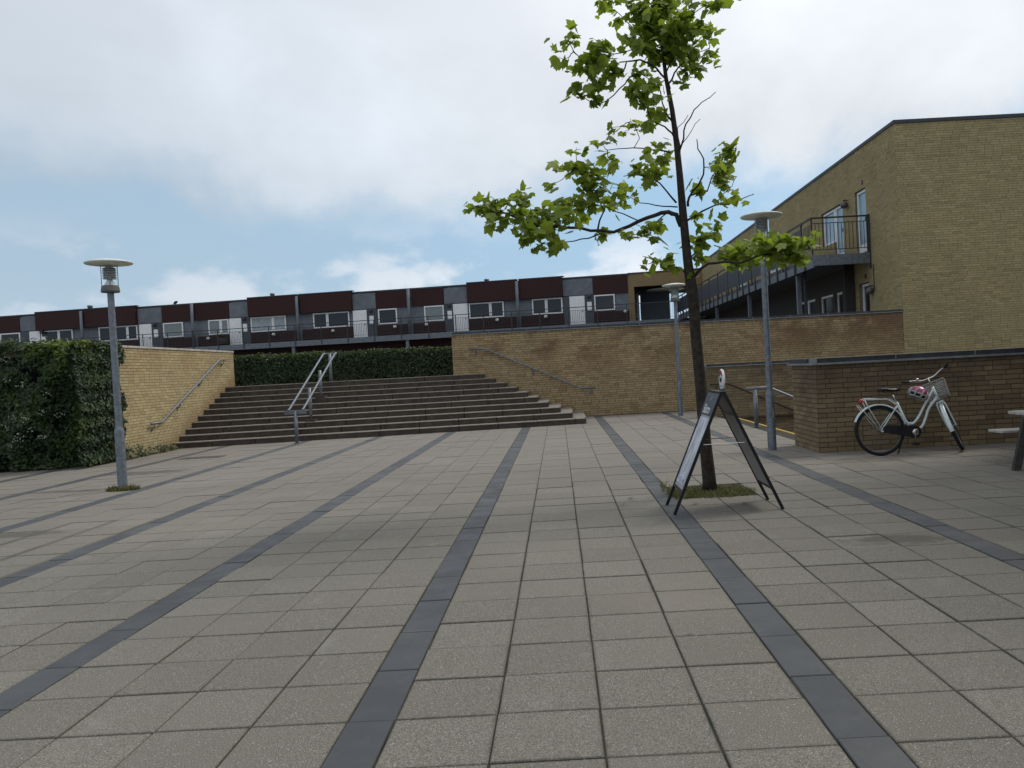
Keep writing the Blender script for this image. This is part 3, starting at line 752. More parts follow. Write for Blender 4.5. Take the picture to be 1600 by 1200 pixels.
# dark store wall projecting under the gallery
m=MB(); m.box(10.02,28.35,1.38,XW-.02,28.5,4.50); m.build('store_wall','wood_dark',th)
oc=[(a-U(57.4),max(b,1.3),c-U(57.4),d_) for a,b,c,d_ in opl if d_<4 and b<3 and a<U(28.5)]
m=MB(); core(m,(XW-.03,57.35),(0,-1),28.8,1.4,4.50,.02,[(a-.05,b,c-.05,d_) for a,b,c,d_ in oc]); m.build('lower_dark_facing','wood_dark',th)  # dark brown sheet over the brick paints in the deep shade under the gallery
# garden chairs and things glimpsed above the wall: one folded parasol lying in the shade
# ------------------------------------------------------------------ hedge on the terrace
def leaf_quad(m,c,size,tint,nrm=None,up=.3):
    t1=Vector((random.gauss(0,1),random.gauss(0,1),random.gauss(0,1)))
    if nrm is not None:
        n=(Vector(nrm)+t1*.45).normalized()
    else: n=t1.normalized()
    a=n.cross(Vector((random.gauss(0,1),random.gauss(0,1),random.gauss(0,1)))).normalized()*size; b=n.cross(a).normalized()*size*.62
    fold=n*size*.18
    m.face([c-a,c+b*.9+fold,c+a],tint); m.face([c+a,c-b*.9+fold,c-a],tint)
from mathutils import noise as mn
hg=thing('hedge','long clipped dark green hedge on the terrace behind the head of the stairs','hedge',(-6.5,26.6,1.42))
HA=Vector((-11.6,25.35,0)); HB=Vector((-2.4,28.3,0)); hd=(HB-HA).normalized(); hn=Vector((hd.y,-hd.x,0)); hl=(HB-HA).length
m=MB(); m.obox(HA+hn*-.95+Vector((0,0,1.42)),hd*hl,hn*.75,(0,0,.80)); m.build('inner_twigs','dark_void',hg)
m=MB()
for i in range(17000):
    u=random.random()*hl; r=random.random()
    if r<.72: c=HA+hd*u+hn*(-.02+random.gauss(0,.06)+.12*mn.noise(Vector((u*1.3,i%7*.0,random.random()*.0+u*.7))))+Vector((0,0,1.43+random.random()*.93)); nr=hn
    else: c=HA+hd*u+hn*(-random.random()*1.0)+Vector((0,0,2.36+random.gauss(0,.03)+.05*mn.noise(Vector((u*.9,0,3))))); nr=(0,0,1)
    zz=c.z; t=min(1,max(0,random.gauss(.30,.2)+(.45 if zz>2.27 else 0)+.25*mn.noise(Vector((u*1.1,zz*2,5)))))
    leaf_quad(m,c,random.uniform(.035,.062),t,nr)
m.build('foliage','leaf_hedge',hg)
m=MB()
for i in range(26):
    u=(i+.5)/26*hl; c=HA+hd*u+hn*(-.3)+Vector((0,0,1.40)); m.tube([c,c+Vector((random.uniform(-.1,.1),0,.5)),c+Vector((random.uniform(-.2,.2),0,.9))],[.03,.02,.01],5)
m.build('stem','bark',hg)

# ------------------------------------------------------------------ climbing shrub on the left
sh=thing('climbing_shrub','large dark climbing shrub with small white flower heads covering the left end of the wall','shrub',(-11.5,16.3,0))
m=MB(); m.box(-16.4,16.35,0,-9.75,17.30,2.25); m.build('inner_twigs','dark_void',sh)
fl=MB(); m=MB()
def shrub_front(x,zv):   # y of the leaf face
    return 16.02+.38*mn.noise(Vector((x*.9,zv*1.1,2)))+.20*mn.noise(Vector((x*2.6,zv*2.6,7)))+.28*max(0,(zv-1.9)/.6)**2+.35*max(0,(x+10.3)/.9)**2
def shrub_right(zv): return -9.30+.20*mn.noise(Vector((1.7,zv*1.6,4)))+.10*mn.noise(Vector((3,zv*4.5,9)))-(.10 if zv<.55 else 0)*(1-zv/.55 if zv<.55 else 0)
def shrub_top(x): return 2.50+.12*mn.noise(Vector((x*1.1,4,1)))+.09*mn.noise(Vector((x*3.3,8,1)))-.16*max(0,(x+10.0)/.6)
cnt=0
while cnt<42000:
    x=random.uniform(-15.8,-9.3); zv=random.uniform(.03,2.62)
    xr=shrub_right(zv)
    r=random.random()
    if r<.66:
        if x>xr or zv>shrub_top(x): continue
        c=Vector((x,shrub_front(x,zv)+abs(random.gauss(0,.12)),zv)); nr=(0.1,-1,.45)
    elif r<.90:
        y=random.uniform(15.9,17.9); zv=random.uniform(.06,2.5); c=Vector((shrub_right(zv)-abs(random.gauss(0,.10)),y,zv)); nr=(1,-.2,.4)
        if y>17.55+.5*mn.noise(Vector((zv*2,1,3))): continue
    else:
        c=Vector((x,random.uniform(16.0,17.7),shrub_top(x)+random.gauss(-.02,.05))); nr=(0,-.2,1)
        if x>-9.5: continue
    clump=mn.noise(Vector((c.x*2.2,c.y*2,c.z*2.2+11)))
    if clump<-.22 and c.x<-9.9 and random.random()<.8: cnt+=1; continue
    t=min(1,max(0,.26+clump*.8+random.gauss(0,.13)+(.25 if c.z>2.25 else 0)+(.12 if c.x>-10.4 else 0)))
    leaf_quad(m,c,random.uniform(.036,.066),t,nr); cnt+=1
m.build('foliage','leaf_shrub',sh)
for i in range(130):
    x=random.uniform(-15.2,-9.7); zv=random.uniform(.5,2.45)
    if x>shrub_right(zv)-.15 or random.random()>.75+.5*mn.noise(Vector((x,zv,20))): continue
    c0=Vector((x,shrub_front(x,zv)-.05,zv))
    f=MB()
    for k in range(random.randint(8,16)):
        a=random.random()*6.28; r=.04+random.random()*.07; c=c0+Vector((r*math.cos(a),-.01+random.uniform(-.02,.02),r*.6*math.sin(a)+.01)); leaf_quad(f,c,random.uniform(.012,.022),random.random(),(0,-1,.4))
    f.build('flower_head','petal',sh)
m=MB()
for i in range(14):
    x=random.uniform(-15,-10); m.tube([(x,16.5,0),(x+random.uniform(-.2,.2),16.4,.5),(x+random.uniform(-.4,.4),16.3,1.2)],[.035,.025,.012],6)
m.build('stem','bark',sh)
# weeds along the foot of the left wall
def tuft(root,cx,cy,rx,ry,n,h,mat='grass',z=0):
    m=MB()
    for i in range(n):
        a=random.random()*6.28; r=math.sqrt(random.random()); x=cx+rx*r*math.cos(a); y=cy+ry*r*math.sin(a); hh=h*random.uniform(.4,1.1)
        b=Vector((x,y,z)); d=Vector((random.gauss(0,.45),random.gauss(0,.45),1)).normalized()*hh; s=Vector((random.gauss(0,1),random.gauss(0,1),0)).normalized()*random.uniform(.003,.007)
        mid=b+d*.55+Vector((0,0,hh*.05)); tip=b+d+Vector((d.x*.4,d.y*.4,-hh*.15)); t=random.random()
        m.face([b-s,b+s,mid+s*.8,mid-s*.8],t); m.face([mid-s*.8,mid+s*.8,tip],t)
    return m
for i,(x,y,h,n,lab) in enumerate(((-9.27,17.45,.42,60,'tall green weed at the foot of the left wall, nearest the shrub'),(-9.25,18.1,.30,60,'low green weed in the middle of the foot of the left wall'),
      (-9.25,18.95,.22,60,'small yellowish weed at the foot of the left wall near the stairs'),(-9.28,19.55,.16,45,'brownish weed in the corner where the left wall meets the lowest step'))):
    w=thing('weed',lab,'weed',(x,y,0),'weeds along the left wall')
    m=MB()
    for k in range(5): m.tube([(x,y,0),(x+random.uniform(-.08,.08),y+random.uniform(-.15,.15),h)],[.006,.003],4)
    m.build('stem','grass',w); m=MB()
    for k in range(int(n*1.6)):
        c=Vector((x+random.gauss(.01,.05),y+random.gauss(0,.16),abs(random.gauss(h*.35,h*.25)))); leaf_quad(m,c,random.uniform(.02,.045),random.random(),(1,-.4,.5))
    m.build('foliage','leaf_hedge' if i<3 else 'grass',w)
gt=tuft(None,-6.57,12.24,.24,.18,700,.09).build('grass_tuft','grass',org=(-6.61,12.28,0)); tag(gt,'ring of short grass round the foot of the left lamp post','grass',None,'stuff')
gp=tuft(None,1.64,9.2,.50,.46,2200,.05,z=-.012); q=tuft(None,1.30,9.0,.12,.22,110,.12,z=-.01); q2=tuft(None,1.17,9.3,.05,.4,60,.20,z=-.01)
for s_ in (q,q2):
    b=len(gp.v); gp.v+=s_.v; gp.f+=[tuple(i+b for i in f) for f in s_.f]; gp.t+=s_.t
o=gp.build('grass',"grass",org=(1.64,9.2,0)); tag(o,'patchy grass in the square pit around the tree foot','grass',None,'stuff')
# far trees behind the block at the left edge
ft=thing('tree','dark bushy treetop showing just above the roof at the far left edge','tree',(-55,76,1.4))
m=MB(); m.tube([(-55,76,1.4),(-55,76,7)],[.25,.12],8); m.build('trunk','bark',ft)
m=MB()
for i in range(2600):
    v=Vector((random.gauss(0,1),random.gauss(0,1),random.gauss(0,1))).normalized()*random.random()**.4; c=Vector((-55,76,7.3))+Vector((v.x*3.2,v.y*2.5,v.z*2.0)); leaf_quad(m,c,.16,random.random()*.8)
m.build('crown','far_leaf',ft)

# ------------------------------------------------------------------ handrails
def rail_thing(name,label,pts,r,brk,off,mat='galv',bmat='galv_dark',cat='handrail'):
    t=thing(name,label,cat,pts[0]); m=MB(); m.tube(pts,r,10); m.build('rail',mat,t,smooth=True)
    for b in brk:
        b=Vector(b); w=b+Vector(off); m=MB(); m.tube([b,b+Vector((0,0,-.10)),w+Vector((0,0,-.16))],.011,6); m.build('bracket',bmat,t,smooth=True)
        m=MB(); m.lathe([(0,0),(.035,0),(.035,.012),(0,.012)],w+Vector((0,0,-.16)),10,axis=Vector(off)*-1); m.build('wall_plate',bmat,t)
    return t
rail_thing('handrail','steel handrail fixed on the yellow left wall, slanting up beside the stairs',[(-9.36,18.78,.69),(-9.36,19.22,.69),(-9.36,19.30,.70),(-9.36,22.75,2.17),(-9.36,22.9,2.20),(-9.36,23.23,2.20)],.024,[(-9.36,18.95,.69),(-9.36,20.3,1.13),(-9.36,21.6,1.68),(-9.36,23.1,2.20)],(-.085,0,0))
rail_thing('handrail','steel handrail fixed on the stained wall right of the stairs, slanting down to the right',[(-2.6,24.48,2.19),(-2.2,24.48,2.17),(-2.08,24.48,2.14),(.60,24.48,.87),(.72,24.48,.84),(1.08,24.48,.84)],.024,[(-2.42,24.48,2.18),(-.75,24.48,1.50),(.95,24.48,.84)],(0,.11,0))
rr=thing('handrail','pair of brown handrails sloping down along the wall across the stairwell','handrail',(3.95,21.38,.8))
for dz in (0,): 
    m=MB(); m.tube([(3.93,21.40,.84),(4.42,21.40,.83),(6.2,21.40,.0),(8,21.4,-.85)],.022,8); m.build('rail','steel_rust',rr,smooth=True)
for p in ((4.1,.84),(5.5,.33),(7,-.38)):
    m=MB(); m.tube([(p[0],21.4,p[1]),(p[0],21.4,p[1]-.08),(p[0],21.49,p[1]-.12)],.01,6); m.build('bracket','steel_rust',rr)
nr_=thing('handrail','free standing galvanised handrail on a post at the yellow edged stairwell','handrail',(4.17,17.5,0))
m=MB(); m.tube([(4.17,17.5,.0),(4.17,17.5,.80)],.045,12); po=m.build('post','galv',nr_,smooth=True)
m=MB(); m.lathe([(0,0),(.09,0),(.09,.012),(0,.012)],(4.17,17.5,.002),12); m.build('foot_plate','galv',po)
m=MB(); m.tube([(3.98,17.5,.83),(4.40,17.5,.83),(4.52,17.5,.80),(5.9,17.5,.16),(7.8,17.5,-.75)],.030,10); m.build('rail','galv',nr_,smooth=True)
m=MB(); m.tube([(6.2,17.5,-.95),(6.2,17.5,0)],.04,10); m.build('post','galv',nr_,smooth=True)
# double rail in the middle of the stairs
dr=thing('stair_railing','twin-bar galvanised railing on posts climbing the middle of the stairs','railing',(-6.38,19.75,0))
B0=Vector((-6.35,19.72,.80)); B1=Vector((-6.63,24.0,2.26))
def at(t): return B0+(B1-B0)*t
for s in (-1,1):
    o=Vector((.165*s,.02*s,0)); m=MB(); m.tube([at(0)+o+Vector((0,-.02,0)),at(0)+o+Vector((0,.10,.02)),at(.97)+o,at(1)+o+Vector((0,.08,0))],.026,10); m.build('rail','galv',dr,smooth=True)
m=MB(); m.obox(at(0)+Vector((-.25,-.05,-.10)),(.50,.03,0),(0,.06,0),(0,0,.09)); m.build('cross_plate','galv_dark',dr)
m=MB(); m.tube([at(1)+Vector((-.165,.08,-.01)),at(1)+Vector((.165,.11,-.01))],.018,8); m.build('cross_bar','galv',dr)
for (t,zb) in ((.0,0.0),(.36,.43),(.67,1.0),(1.0,1.42)):
    c=at(t); m=MB(); m.tube([(c.x,c.y,zb),(c.x,c.y,c.z-.02)],.042,12); p=m.build('post','galv',dr,smooth=True)
    if 0<t<1:
        m=MB(); m.box(c.x-.13,c.y-.10,zb-.14,c.x+.13,c.y+.12,zb+.05); m.build('concrete_foot','riser',p)
    else:
        m=MB(); m.lathe([(0,0),(.09,0),(.09,.012),(0,.014)],(c.x,c.y,zb),12); m.build('foot_plate','galv',p)

# ------------------------------------------------------------------ lamp posts
def lamp(x,y,h,label,lean=0.,disc=.33):
    t=thing('street_lamp',label,'street lamp',(x,y,0),'disc-topped lamp posts on the plaza')
    hb=h-.46; so=.88
    m=MB(); m.lathe([(.068,0),(.068,so),(.064,so+.02),(.052,so+.06),(.050,so+.10),(.047,hb)],(x,y,0),20); p=m.build('pole','galv',t,smooth=True)
    m=MB(); m.lathe([(.069,.45),(.0705,.455),(.0705,.47),(.069,.475)],(x,y,0),16); m.build('joint_ring','galv',p)
    m=MB(); m.box(x-.035,y-.0735,.52,x+.035,y-.06,.66); m.build('service_hatch','galv',p)
    m=MB(); m.lathe([(0,0),(.125,0),(.130,.02),(.122,.075),(.115,.10),(0,.10)],(x,y,hb-.01),28); m.build('lamp_base','hub_grey',t,smooth=False)
    m=MB(); m.lathe([(.112,.09),(.112,.40)],(x,y,hb),24); m.build('glass_cylinder','lamp_glass',t,smooth=True)
    m=MB(); m.lathe([(.085,.0),(.04,.07),(.035,.10),(0,.10)],(x,y,hb+.092),18); m.build('bulb_holder','lamp_white',t,smooth=True)
    lv=MB()
    for k in range(7): lv.lathe([(.045,.020),(.092,0),(.094,.006),(.045,.028)],(x,y,hb+.19+k*.025),20)
    lv.build('louvre_stack','louvre',t)
    m=MB()
    for k in range(4):
        a=k*math.pi/2+.5; m.tube([(x+.108*math.cos(a),y+.108*math.sin(a),hb+.08),(x+.108*math.cos(a),y+.108*math.sin(a),hb+.42)],.0065,6)
    m.build('rods','galv',t)
    m=MB(); m.lathe([(0,.012),(.13,.0),(disc*.97,.028),(disc,.042),(disc*.985,.052),(disc*.7,.078),(.12,.096),(0,.10)],(x,y,hb+.385),40); m.build('lamp_shade','lamp_white',t,smooth=True)
    return t
lL=lamp(-6.60,12.28,3.42,'galvanised lamp post in front of the dark shrub on the left')
lR=lamp(3.335,13.03,3.74,'galvanised lamp post partly behind the tree leaves, nearest the low brown wall')
lM=lamp(3.27,22.32,3.58,'galvanised lamp post farthest back, standing close to the tall brick wall',disc=.34)
BR= [(0.03, 0.008, [(1.48, 9.36, 3.01), (1.42, 9.34, 3.14), (1.34, 9.31, 3.17), (1.19, 9.29, 3.14), (0.99, 9.27, 3.07), (0.7, 9.25, 2.96), (0.44, 9.22, 3.0), (0.21, 9.2, 3.04), (-0.04, 9.18, 3.07), (-0.35, 9.16, 3.15), (-0.66, 9.13, 3.28), (-0.82, 9.11, 3.31)]), (0.012, 0.004, [(0.53, 9.36, 3.0), (0.57, 9.42, 3.13), (0.63, 9.48, 3.26), (0.54, 9.54, 3.49), (0.44, 9.6, 3.65), (0.33, 9.66, 3.81)]), (0.01, 0.004, [(0.65, 9.36, 2.99), (0.42, 9.23, 2.91), (0.17, 9.09, 2.86), (-0.08, 8.96, 2.84)]), (0.01, 0.004, [(0.83, 9.36, 3.03), (1.03, 9.48, 3.12), (0.75, 9.59, 3.26), (0.54, 9.71, 3.43)]), (0.011, 0.004, [(1.4, 9.36, 3.85), (1.29, 9.46, 3.9), (1.01, 9.56, 3.98), (0.71, 9.66, 3.99)]), (0.005, 0.003, [(0.99, 9.36, 3.92), (1.08, 9.46, 4.06), (1.02, 9.56, 4.24), (1.0, 9.66, 4.34)]), (0.012, 0.004, [(1.44, 9.36, 3.28), (1.33, 9.28, 3.4), (1.16, 9.21, 3.55), (1.0, 9.14, 3.57), (0.83, 9.06, 3.54)]), (0.009, 0.004, [(1.45, 9.36, 3.23), (1.22, 9.49, 3.29), (1.07, 9.63, 3.35), (0.96, 9.76, 3.45)]), (0.008, 0.004, [(1.34, 9.36, 3.18), (1.07, 9.26, 2.97), (0.88, 9.16, 2.9)]), (0.016, 0.005, [(1.57, 9.36, 3.23), (1.58, 9.33, 3.33), (1.68, 9.29, 3.45), (1.75, 9.26, 3.55), (1.75, 9.23, 3.72), (1.68, 9.19, 3.82), (1.67, 9.16, 3.93)]), (0.01, 0.004, [(1.6, 9.36, 3.35), (1.81, 9.42, 3.41), (1.88, 9.48, 3.59), (1.99, 9.55, 3.69), (2.12, 9.61, 3.88)]), (0.013, 0.003, [(1.55, 9.36, 3.07), (1.75, 9.42, 3.19), (1.9, 9.48, 3.25), (2.04, 9.54, 3.26), (2.35, 9.6, 3.36), (2.4, 9.66, 3.39)]), (0.006, 0.003, [(1.88, 9.36, 3.23), (2.0, 9.46, 3.37), (2.12, 9.56, 3.48), (2.21, 9.66, 3.61)]), (0.02, 0.006, [(1.57, 9.36, 2.41), (1.66, 9.31, 2.51), (1.76, 9.26, 2.57), (1.91, 9.21, 2.57), (2.09, 9.16, 2.54), (2.32, 9.11, 2.61), (2.63, 9.06, 2.59), (2.82, 9.01, 2.64)]), (0.01, 0.004, [(1.94, 9.36, 2.59), (2.18, 9.46, 2.69), (2.4, 9.56, 2.86)]), (0.01, 0.004, [(1.55, 9.36, 2.45), (1.42, 9.29, 2.54), (1.27, 9.23, 2.58), (1.12, 9.16, 2.61)]), (0.01, 0.004, [(1.55, 9.36, 2.63), (1.68, 9.43, 2.78), (1.76, 9.49, 2.9), (1.91, 9.56, 2.99)]), (0.014, 0.004, [(1.48, 9.36, 3.67), (1.52, 9.41, 3.88), (1.57, 9.46, 4.03), (1.62, 9.51, 4.21), (1.73, 9.56, 4.37), (1.84, 9.61, 4.48), (2.01, 9.66, 4.6)]), (0.005, 0.003, [(1.54, 9.36, 3.94), (1.63, 9.26, 4.06), (1.72, 9.16, 4.15)]), (0.007, 0.003, [(1.51, 9.36, 3.83), (1.48, 9.21, 4.08), (1.57, 9.06, 4.17)]), (0.013, 0.004, [(1.46, 9.36, 4.01), (1.41, 9.28, 4.04), (1.32, 9.2, 4.1), (1.16, 9.12, 4.17), (1.12, 9.04, 4.26), (0.98, 8.96, 4.35)]), (0.013, 0.004, [(1.44, 9.36, 4.2), (1.38, 9.43, 4.33), (1.37, 9.51, 4.46), (1.31, 9.58, 4.71), (1.14, 9.66, 4.86)]), (0.014, 0.004, [(1.43, 9.36, 4.56), (1.41, 9.33, 4.64), (1.28, 9.29, 4.78), (1.09, 9.26, 4.88), (0.95, 9.23, 4.86), (0.88, 9.19, 4.71), (0.71, 9.16, 4.72), (0.48, 9.13, 4.81), (0.35, 9.09, 4.94), (0.3, 9.06, 5.07)]), (0.009, 0.004, [(0.99, 9.36, 4.72), (0.92, 9.28, 4.62), (0.7, 9.21, 4.43), (0.56, 9.14, 4.36), (0.36, 9.06, 4.48)]), (0.012, 0.004, [(1.41, 9.36, 4.61), (1.56, 9.48, 4.84), (1.73, 9.59, 5.02), (1.97, 9.71, 5.13)]), (0.01, 0.004, [(1.39, 9.36, 4.74), (1.52, 9.27, 4.95), (1.57, 9.18, 5.13), (1.7, 9.1, 5.29), (1.88, 9.01, 5.35)]), (0.01, 0.004, [(1.34, 9.36, 4.96), (1.21, 9.46, 5.18), (1.04, 9.56, 5.38), (0.88, 9.66, 5.61)]), (0.008, 0.004, [(1.36, 9.36, 4.92), (1.1, 9.23, 4.99), (0.8, 9.09, 4.88), (0.62, 8.96, 4.89)]), (0.008, 0.003, [(1.31, 9.36, 5.35), (1.49, 9.51, 5.63), (1.57, 9.66, 5.98)]), (0.008, 0.003, [(1.3, 9.36, 5.46), (1.13, 9.21, 5.65), (1.05, 9.06, 5.8)])]
CL= [(-0.82, 9.11, 3.31, 0.11, 0.06, 8), (-0.59, 9.13, 3.33, 0.18, 0.1, 22), (-0.32, 9.16, 3.39, 0.18, 0.09, 16), (-0.42, 9.16, 3.18, 0.3, 0.11, 46), (0.0, 9.18, 3.15, 0.3, 0.14, 60), (-0.21, 8.96, 2.95, 0.22, 0.09, 30), (0.03, 8.96, 2.85, 0.15, 0.07, 20), (-0.15, 8.96, 2.79, 0.08, 0.04, 6), (0.37, 9.66, 3.78, 0.21, 0.11, 26), (0.34, 9.66, 4.01, 0.08, 0.09, 5), (0.65, 9.66, 4.09, 0.11, 0.05, 8), (0.11, 9.66, 3.82, 0.05, 0.06, 4), (0.51, 9.6, 3.61, 0.21, 0.13, 34), (0.72, 9.66, 3.82, 0.11, 0.09, 10), (0.58, 9.71, 3.44, 0.29, 0.12, 36), (0.31, 9.71, 3.37, 0.23, 0.11, 26), (0.96, 9.76, 3.44, 0.17, 0.08, 14), (1.02, 9.14, 3.64, 0.16, 0.06, 12), (1.24, 9.21, 3.59, 0.13, 0.09, 11), (1.29, 9.46, 3.98, 0.09, 0.1, 7), (1.32, 9.46, 3.83, 0.1, 0.06, 7), (0.58, 9.36, 2.97, 0.07, 0.04, 4), (1.0, 9.26, 2.96, 0.22, 0.06, 17), (1.19, 9.29, 3.04, 0.09, 0.06, 6), (1.21, 9.26, 2.87, 0.07, 0.04, 4), (0.02, 9.66, 3.61, 0.07, 0.04, 4), (0.54, 9.23, 2.83, 0.04, 0.02, 1), (1.19, 9.16, 2.6, 0.14, 0.06, 14), (1.38, 9.29, 2.54, 0.07, 0.04, 5), (1.04, 9.16, 2.58, 0.04, 0.03, 2), (1.67, 9.36, 3.06, 0.05, 0.06, 5), (1.7, 9.49, 2.86, 0.13, 0.1, 20), (1.92, 9.56, 2.97, 0.09, 0.1, 10), (1.67, 9.36, 2.64, 0.08, 0.07, 8), (1.6, 9.36, 2.45, 0.05, 0.04, 3), (2.11, 9.46, 2.69, 0.21, 0.09, 34), (2.4, 9.56, 2.87, 0.08, 0.1, 8), (2.39, 9.11, 2.7, 0.2, 0.1, 34), (2.62, 9.06, 2.71, 0.23, 0.08, 40), (2.65, 9.06, 2.57, 0.17, 0.07, 24), (2.25, 9.46, 2.61, 0.21, 0.07, 20), (2.8, 9.01, 2.73, 0.06, 0.06, 6), (2.13, 9.61, 3.89, 0.11, 0.1, 18), (1.99, 9.55, 3.69, 0.13, 0.08, 16), (1.94, 9.48, 3.51, 0.1, 0.05, 8), (2.04, 9.46, 3.43, 0.04, 0.03, 3), (2.11, 9.54, 3.31, 0.1, 0.04, 6), (1.75, 9.42, 3.4, 0.07, 0.03, 3), (1.84, 9.23, 3.67, 0.05, 0.04, 3), (1.68, 9.26, 3.52, 0.03, 0.02, 1), (2.39, 9.66, 3.39, 0.03, 0.02, 1), (0.32, 9.06, 5.07, 0.1, 0.13, 13), (0.24, 9.09, 4.86, 0.08, 0.05, 6), (0.62, 8.96, 4.89, 0.14, 0.17, 40), (0.48, 9.13, 4.79, 0.14, 0.09, 13), (0.8, 9.16, 4.77, 0.09, 0.09, 9), (0.34, 9.06, 4.5, 0.09, 0.09, 10), (0.61, 9.16, 4.64, 0.19, 0.09, 22), (0.57, 9.14, 4.42, 0.1, 0.06, 10), (0.84, 9.66, 5.65, 0.14, 0.08, 13), (0.91, 9.66, 5.52, 0.08, 0.05, 5), (1.14, 9.36, 5.47, 0.2, 0.11, 28), (1.45, 9.51, 5.56, 0.19, 0.13, 42), (1.27, 9.36, 5.28, 0.19, 0.17, 56), (1.53, 9.18, 5.13, 0.19, 0.14, 50), (1.73, 9.1, 5.15, 0.09, 0.09, 12), (1.97, 9.71, 5.3, 0.09, 0.08, 11), (1.1, 9.23, 5.06, 0.13, 0.13, 24), (1.0, 9.56, 5.23, 0.09, 0.09, 9), (1.4, 9.36, 4.99, 0.2, 0.13, 56), (1.7, 9.59, 5.06, 0.17, 0.12, 35), (1.97, 9.71, 5.08, 0.08, 0.07, 8), (1.67, 9.48, 4.8, 0.13, 0.08, 16), (1.14, 9.66, 4.86, 0.12, 0.08, 14), (0.98, 8.96, 4.44, 0.13, 0.1, 22), (1.31, 9.58, 4.71, 0.1, 0.08, 9), (1.15, 9.04, 4.32, 0.15, 0.08, 16), (1.31, 9.43, 4.33, 0.1, 0.05, 6), (1.57, 9.36, 4.61, 0.07, 0.05, 4), (1.02, 9.56, 4.24, 0.08, 0.06, 6), (0.91, 9.56, 4.16, 0.07, 0.04, 3), (0.77, 9.66, 4.24, 0.04, 0.02, 2), (1.17, 9.12, 4.14, 0.06, 0.04, 3), (1.9, 9.01, 5.35, 0.12, 0.05, 12), (1.64, 9.1, 5.4, 0.09, 0.06, 6), (1.41, 9.66, 5.88, 0.29, 0.14, 50), (1.13, 9.06, 5.86, 0.21, 0.16, 30), (1.5, 9.66, 6.17, 0.21, 0.15, 30)]
# ------------------------------------------------------------------ the plane tree
TB=(1.66,9.36,0)
tr=thing('plane_tree','slender young plane tree with sparse bright lobed leaves standing in the grassy pit','tree',TB)
TR=[(1.66,0,.088),(1.655,.12,.078),(1.64,.55,.069),(1.62,1.21,.064),(1.59,1.79,.061),(1.575,2.15,.064),(1.56,2.31,.068),(1.55,2.5,.056),(1.54,2.67,.051),(1.51,3.18,.045),(1.49,3.61,.038),(1.48,3.98,.033),(1.44,4.34,.028),(1.40,4.70,.023),(1.36,5.06,.019),(1.31,5.43,.015),(1.28,5.79,.012),(1.24,6.3,.006)]
m=MB(); m.tube([(x+.006*math.sin(z*9),9.36+.008*math.cos(z*7),z-.02) for x,z,r in TR],[r for x,z,r in TR],14)
m.build('trunk','bark',tr,smooth=True)
def wig(pts,amp):
    out=[Vector(pts[0])]
    for i in range(len(pts)-1):
        a,b=Vector(pts[i]),Vector(pts[i+1]); n=max(2,int((b-a).length/.09))
        for k in range(1,n+1):
            p=a.lerp(b,k/n)
            if k<n or i<len(pts)-2: p+=Vector((random.uniform(-amp,amp),random.uniform(-amp,amp),random.uniform(-amp,amp)))
            out.append(p)
    return out
allpts=[]
for r0,r1,pts in BR:
    w=wig(pts,.010); n=len(w); rs=[r0+(r1-r0)*(i/(n-1))**.8 for i in range(n)]
    m=MB(); m.tube(w,rs,7); m.build('branch','bark',tr,smooth=True); allpts+=w
tw_=MB(); leaves=[]
for cx,cy,cz,rx,rz,n in CL:
    c=Vector((cx,cy,cz)); b=min(allpts,key=lambda p:(p-c).length)
    if (b-c).length>.05: w=wig([b,b.lerp(c,.5)+Vector((0,0,-.02)),c],.012); tw_.tube(w,[.006+(.0025-.006)*i/(len(w)-1) for i in range(len(w))],5)
    ns=max(2,n//4); tips=[]
    for k in range(ns):
        v=Vector((random.gauss(0,1),random.gauss(0,1),random.gauss(0,1))).normalized()*random.random()**.45
        e=c+Vector((v.x*rx*1.12,v.y*max(rx,rz)*.95,v.z*rz*1.12)); bb=min((p for p in allpts if (p-e).length<.9),key=lambda p:(p-e).length,default=c)
        s=c if (c-e).length<(bb-e).length else bb
        w=wig([s,e],.010); tw_.tube(w,[.0035+(.0016-.0035)*i/(len(w)-1) for i in range(len(w))],4); tips.append(e)
    for k in range(int(n*1.7)):
        e=random.choice(tips)
        v=Vector((random.gauss(0,.058),random.gauss(0,.06),random.gauss(0,.045)))
        if random.random()<.45:
            q=Vector((random.gauss(0,1),random.gauss(0,1),random.gauss(0,1))).normalized()*random.random()**.4; e=c+Vector((q.x*rx,q.y*max(rx,rz)*.85,q.z*rz)); v*=.3
        leaves.append((e+v,random.choice((random.uniform(.065,.098),random.uniform(.045,.072),random.uniform(.045,.075),random.uniform(.028,.05)))))
o=tw_.build('twigs','bark',tr); o['kind']='stuff'
def leaf_shape(k):
    """A five-lobed plane leaf about 2 units across, stalk at the origin, folded along its veins."""
    rnd=random.Random(k); out=[]
    lob=[(-.30,-.14),(-.80,.02),(-.78,.28),(-.86,.50),(-1.0,.90),(-.72,.92),(-.50,.90),(-.42,1.15),(-.24,1.30),(0,1.65),(.24,1.30),(.42,1.15),(.50,.90),(.72,.92),(1.0,.90),(.86,.50),(.78,.28),(.80,.02),(.30,-.14)]
    asp=rnd.uniform(.72,1.05); lob=[(x*asp+y*rnd.uniform(-.03,.03),y) for x,y in lob]
    ctr=(0,.35); bend=rnd.uniform(.10,.38); droop=rnd.uniform(.1,.5)
    def z(x,y): return -bend*abs(x)*.8-droop*max(0,y-.4)**2*.35+.05*math.sin(5*x+k)
    v=[(0,.35,0)]+[((x+rnd.uniform(-.05,.05)),(y+rnd.uniform(-.05,.05)),0) for x,y in lob]
    v=[(x,y,z(x,y)) for x,y,_ in v]; n=len(lob)
    f=[(0,i+1,(i+1)%n+1) for i in range(n)]
    return v,f
LS=[leaf_shape(k) for k in range(8)]
leaf_me={}
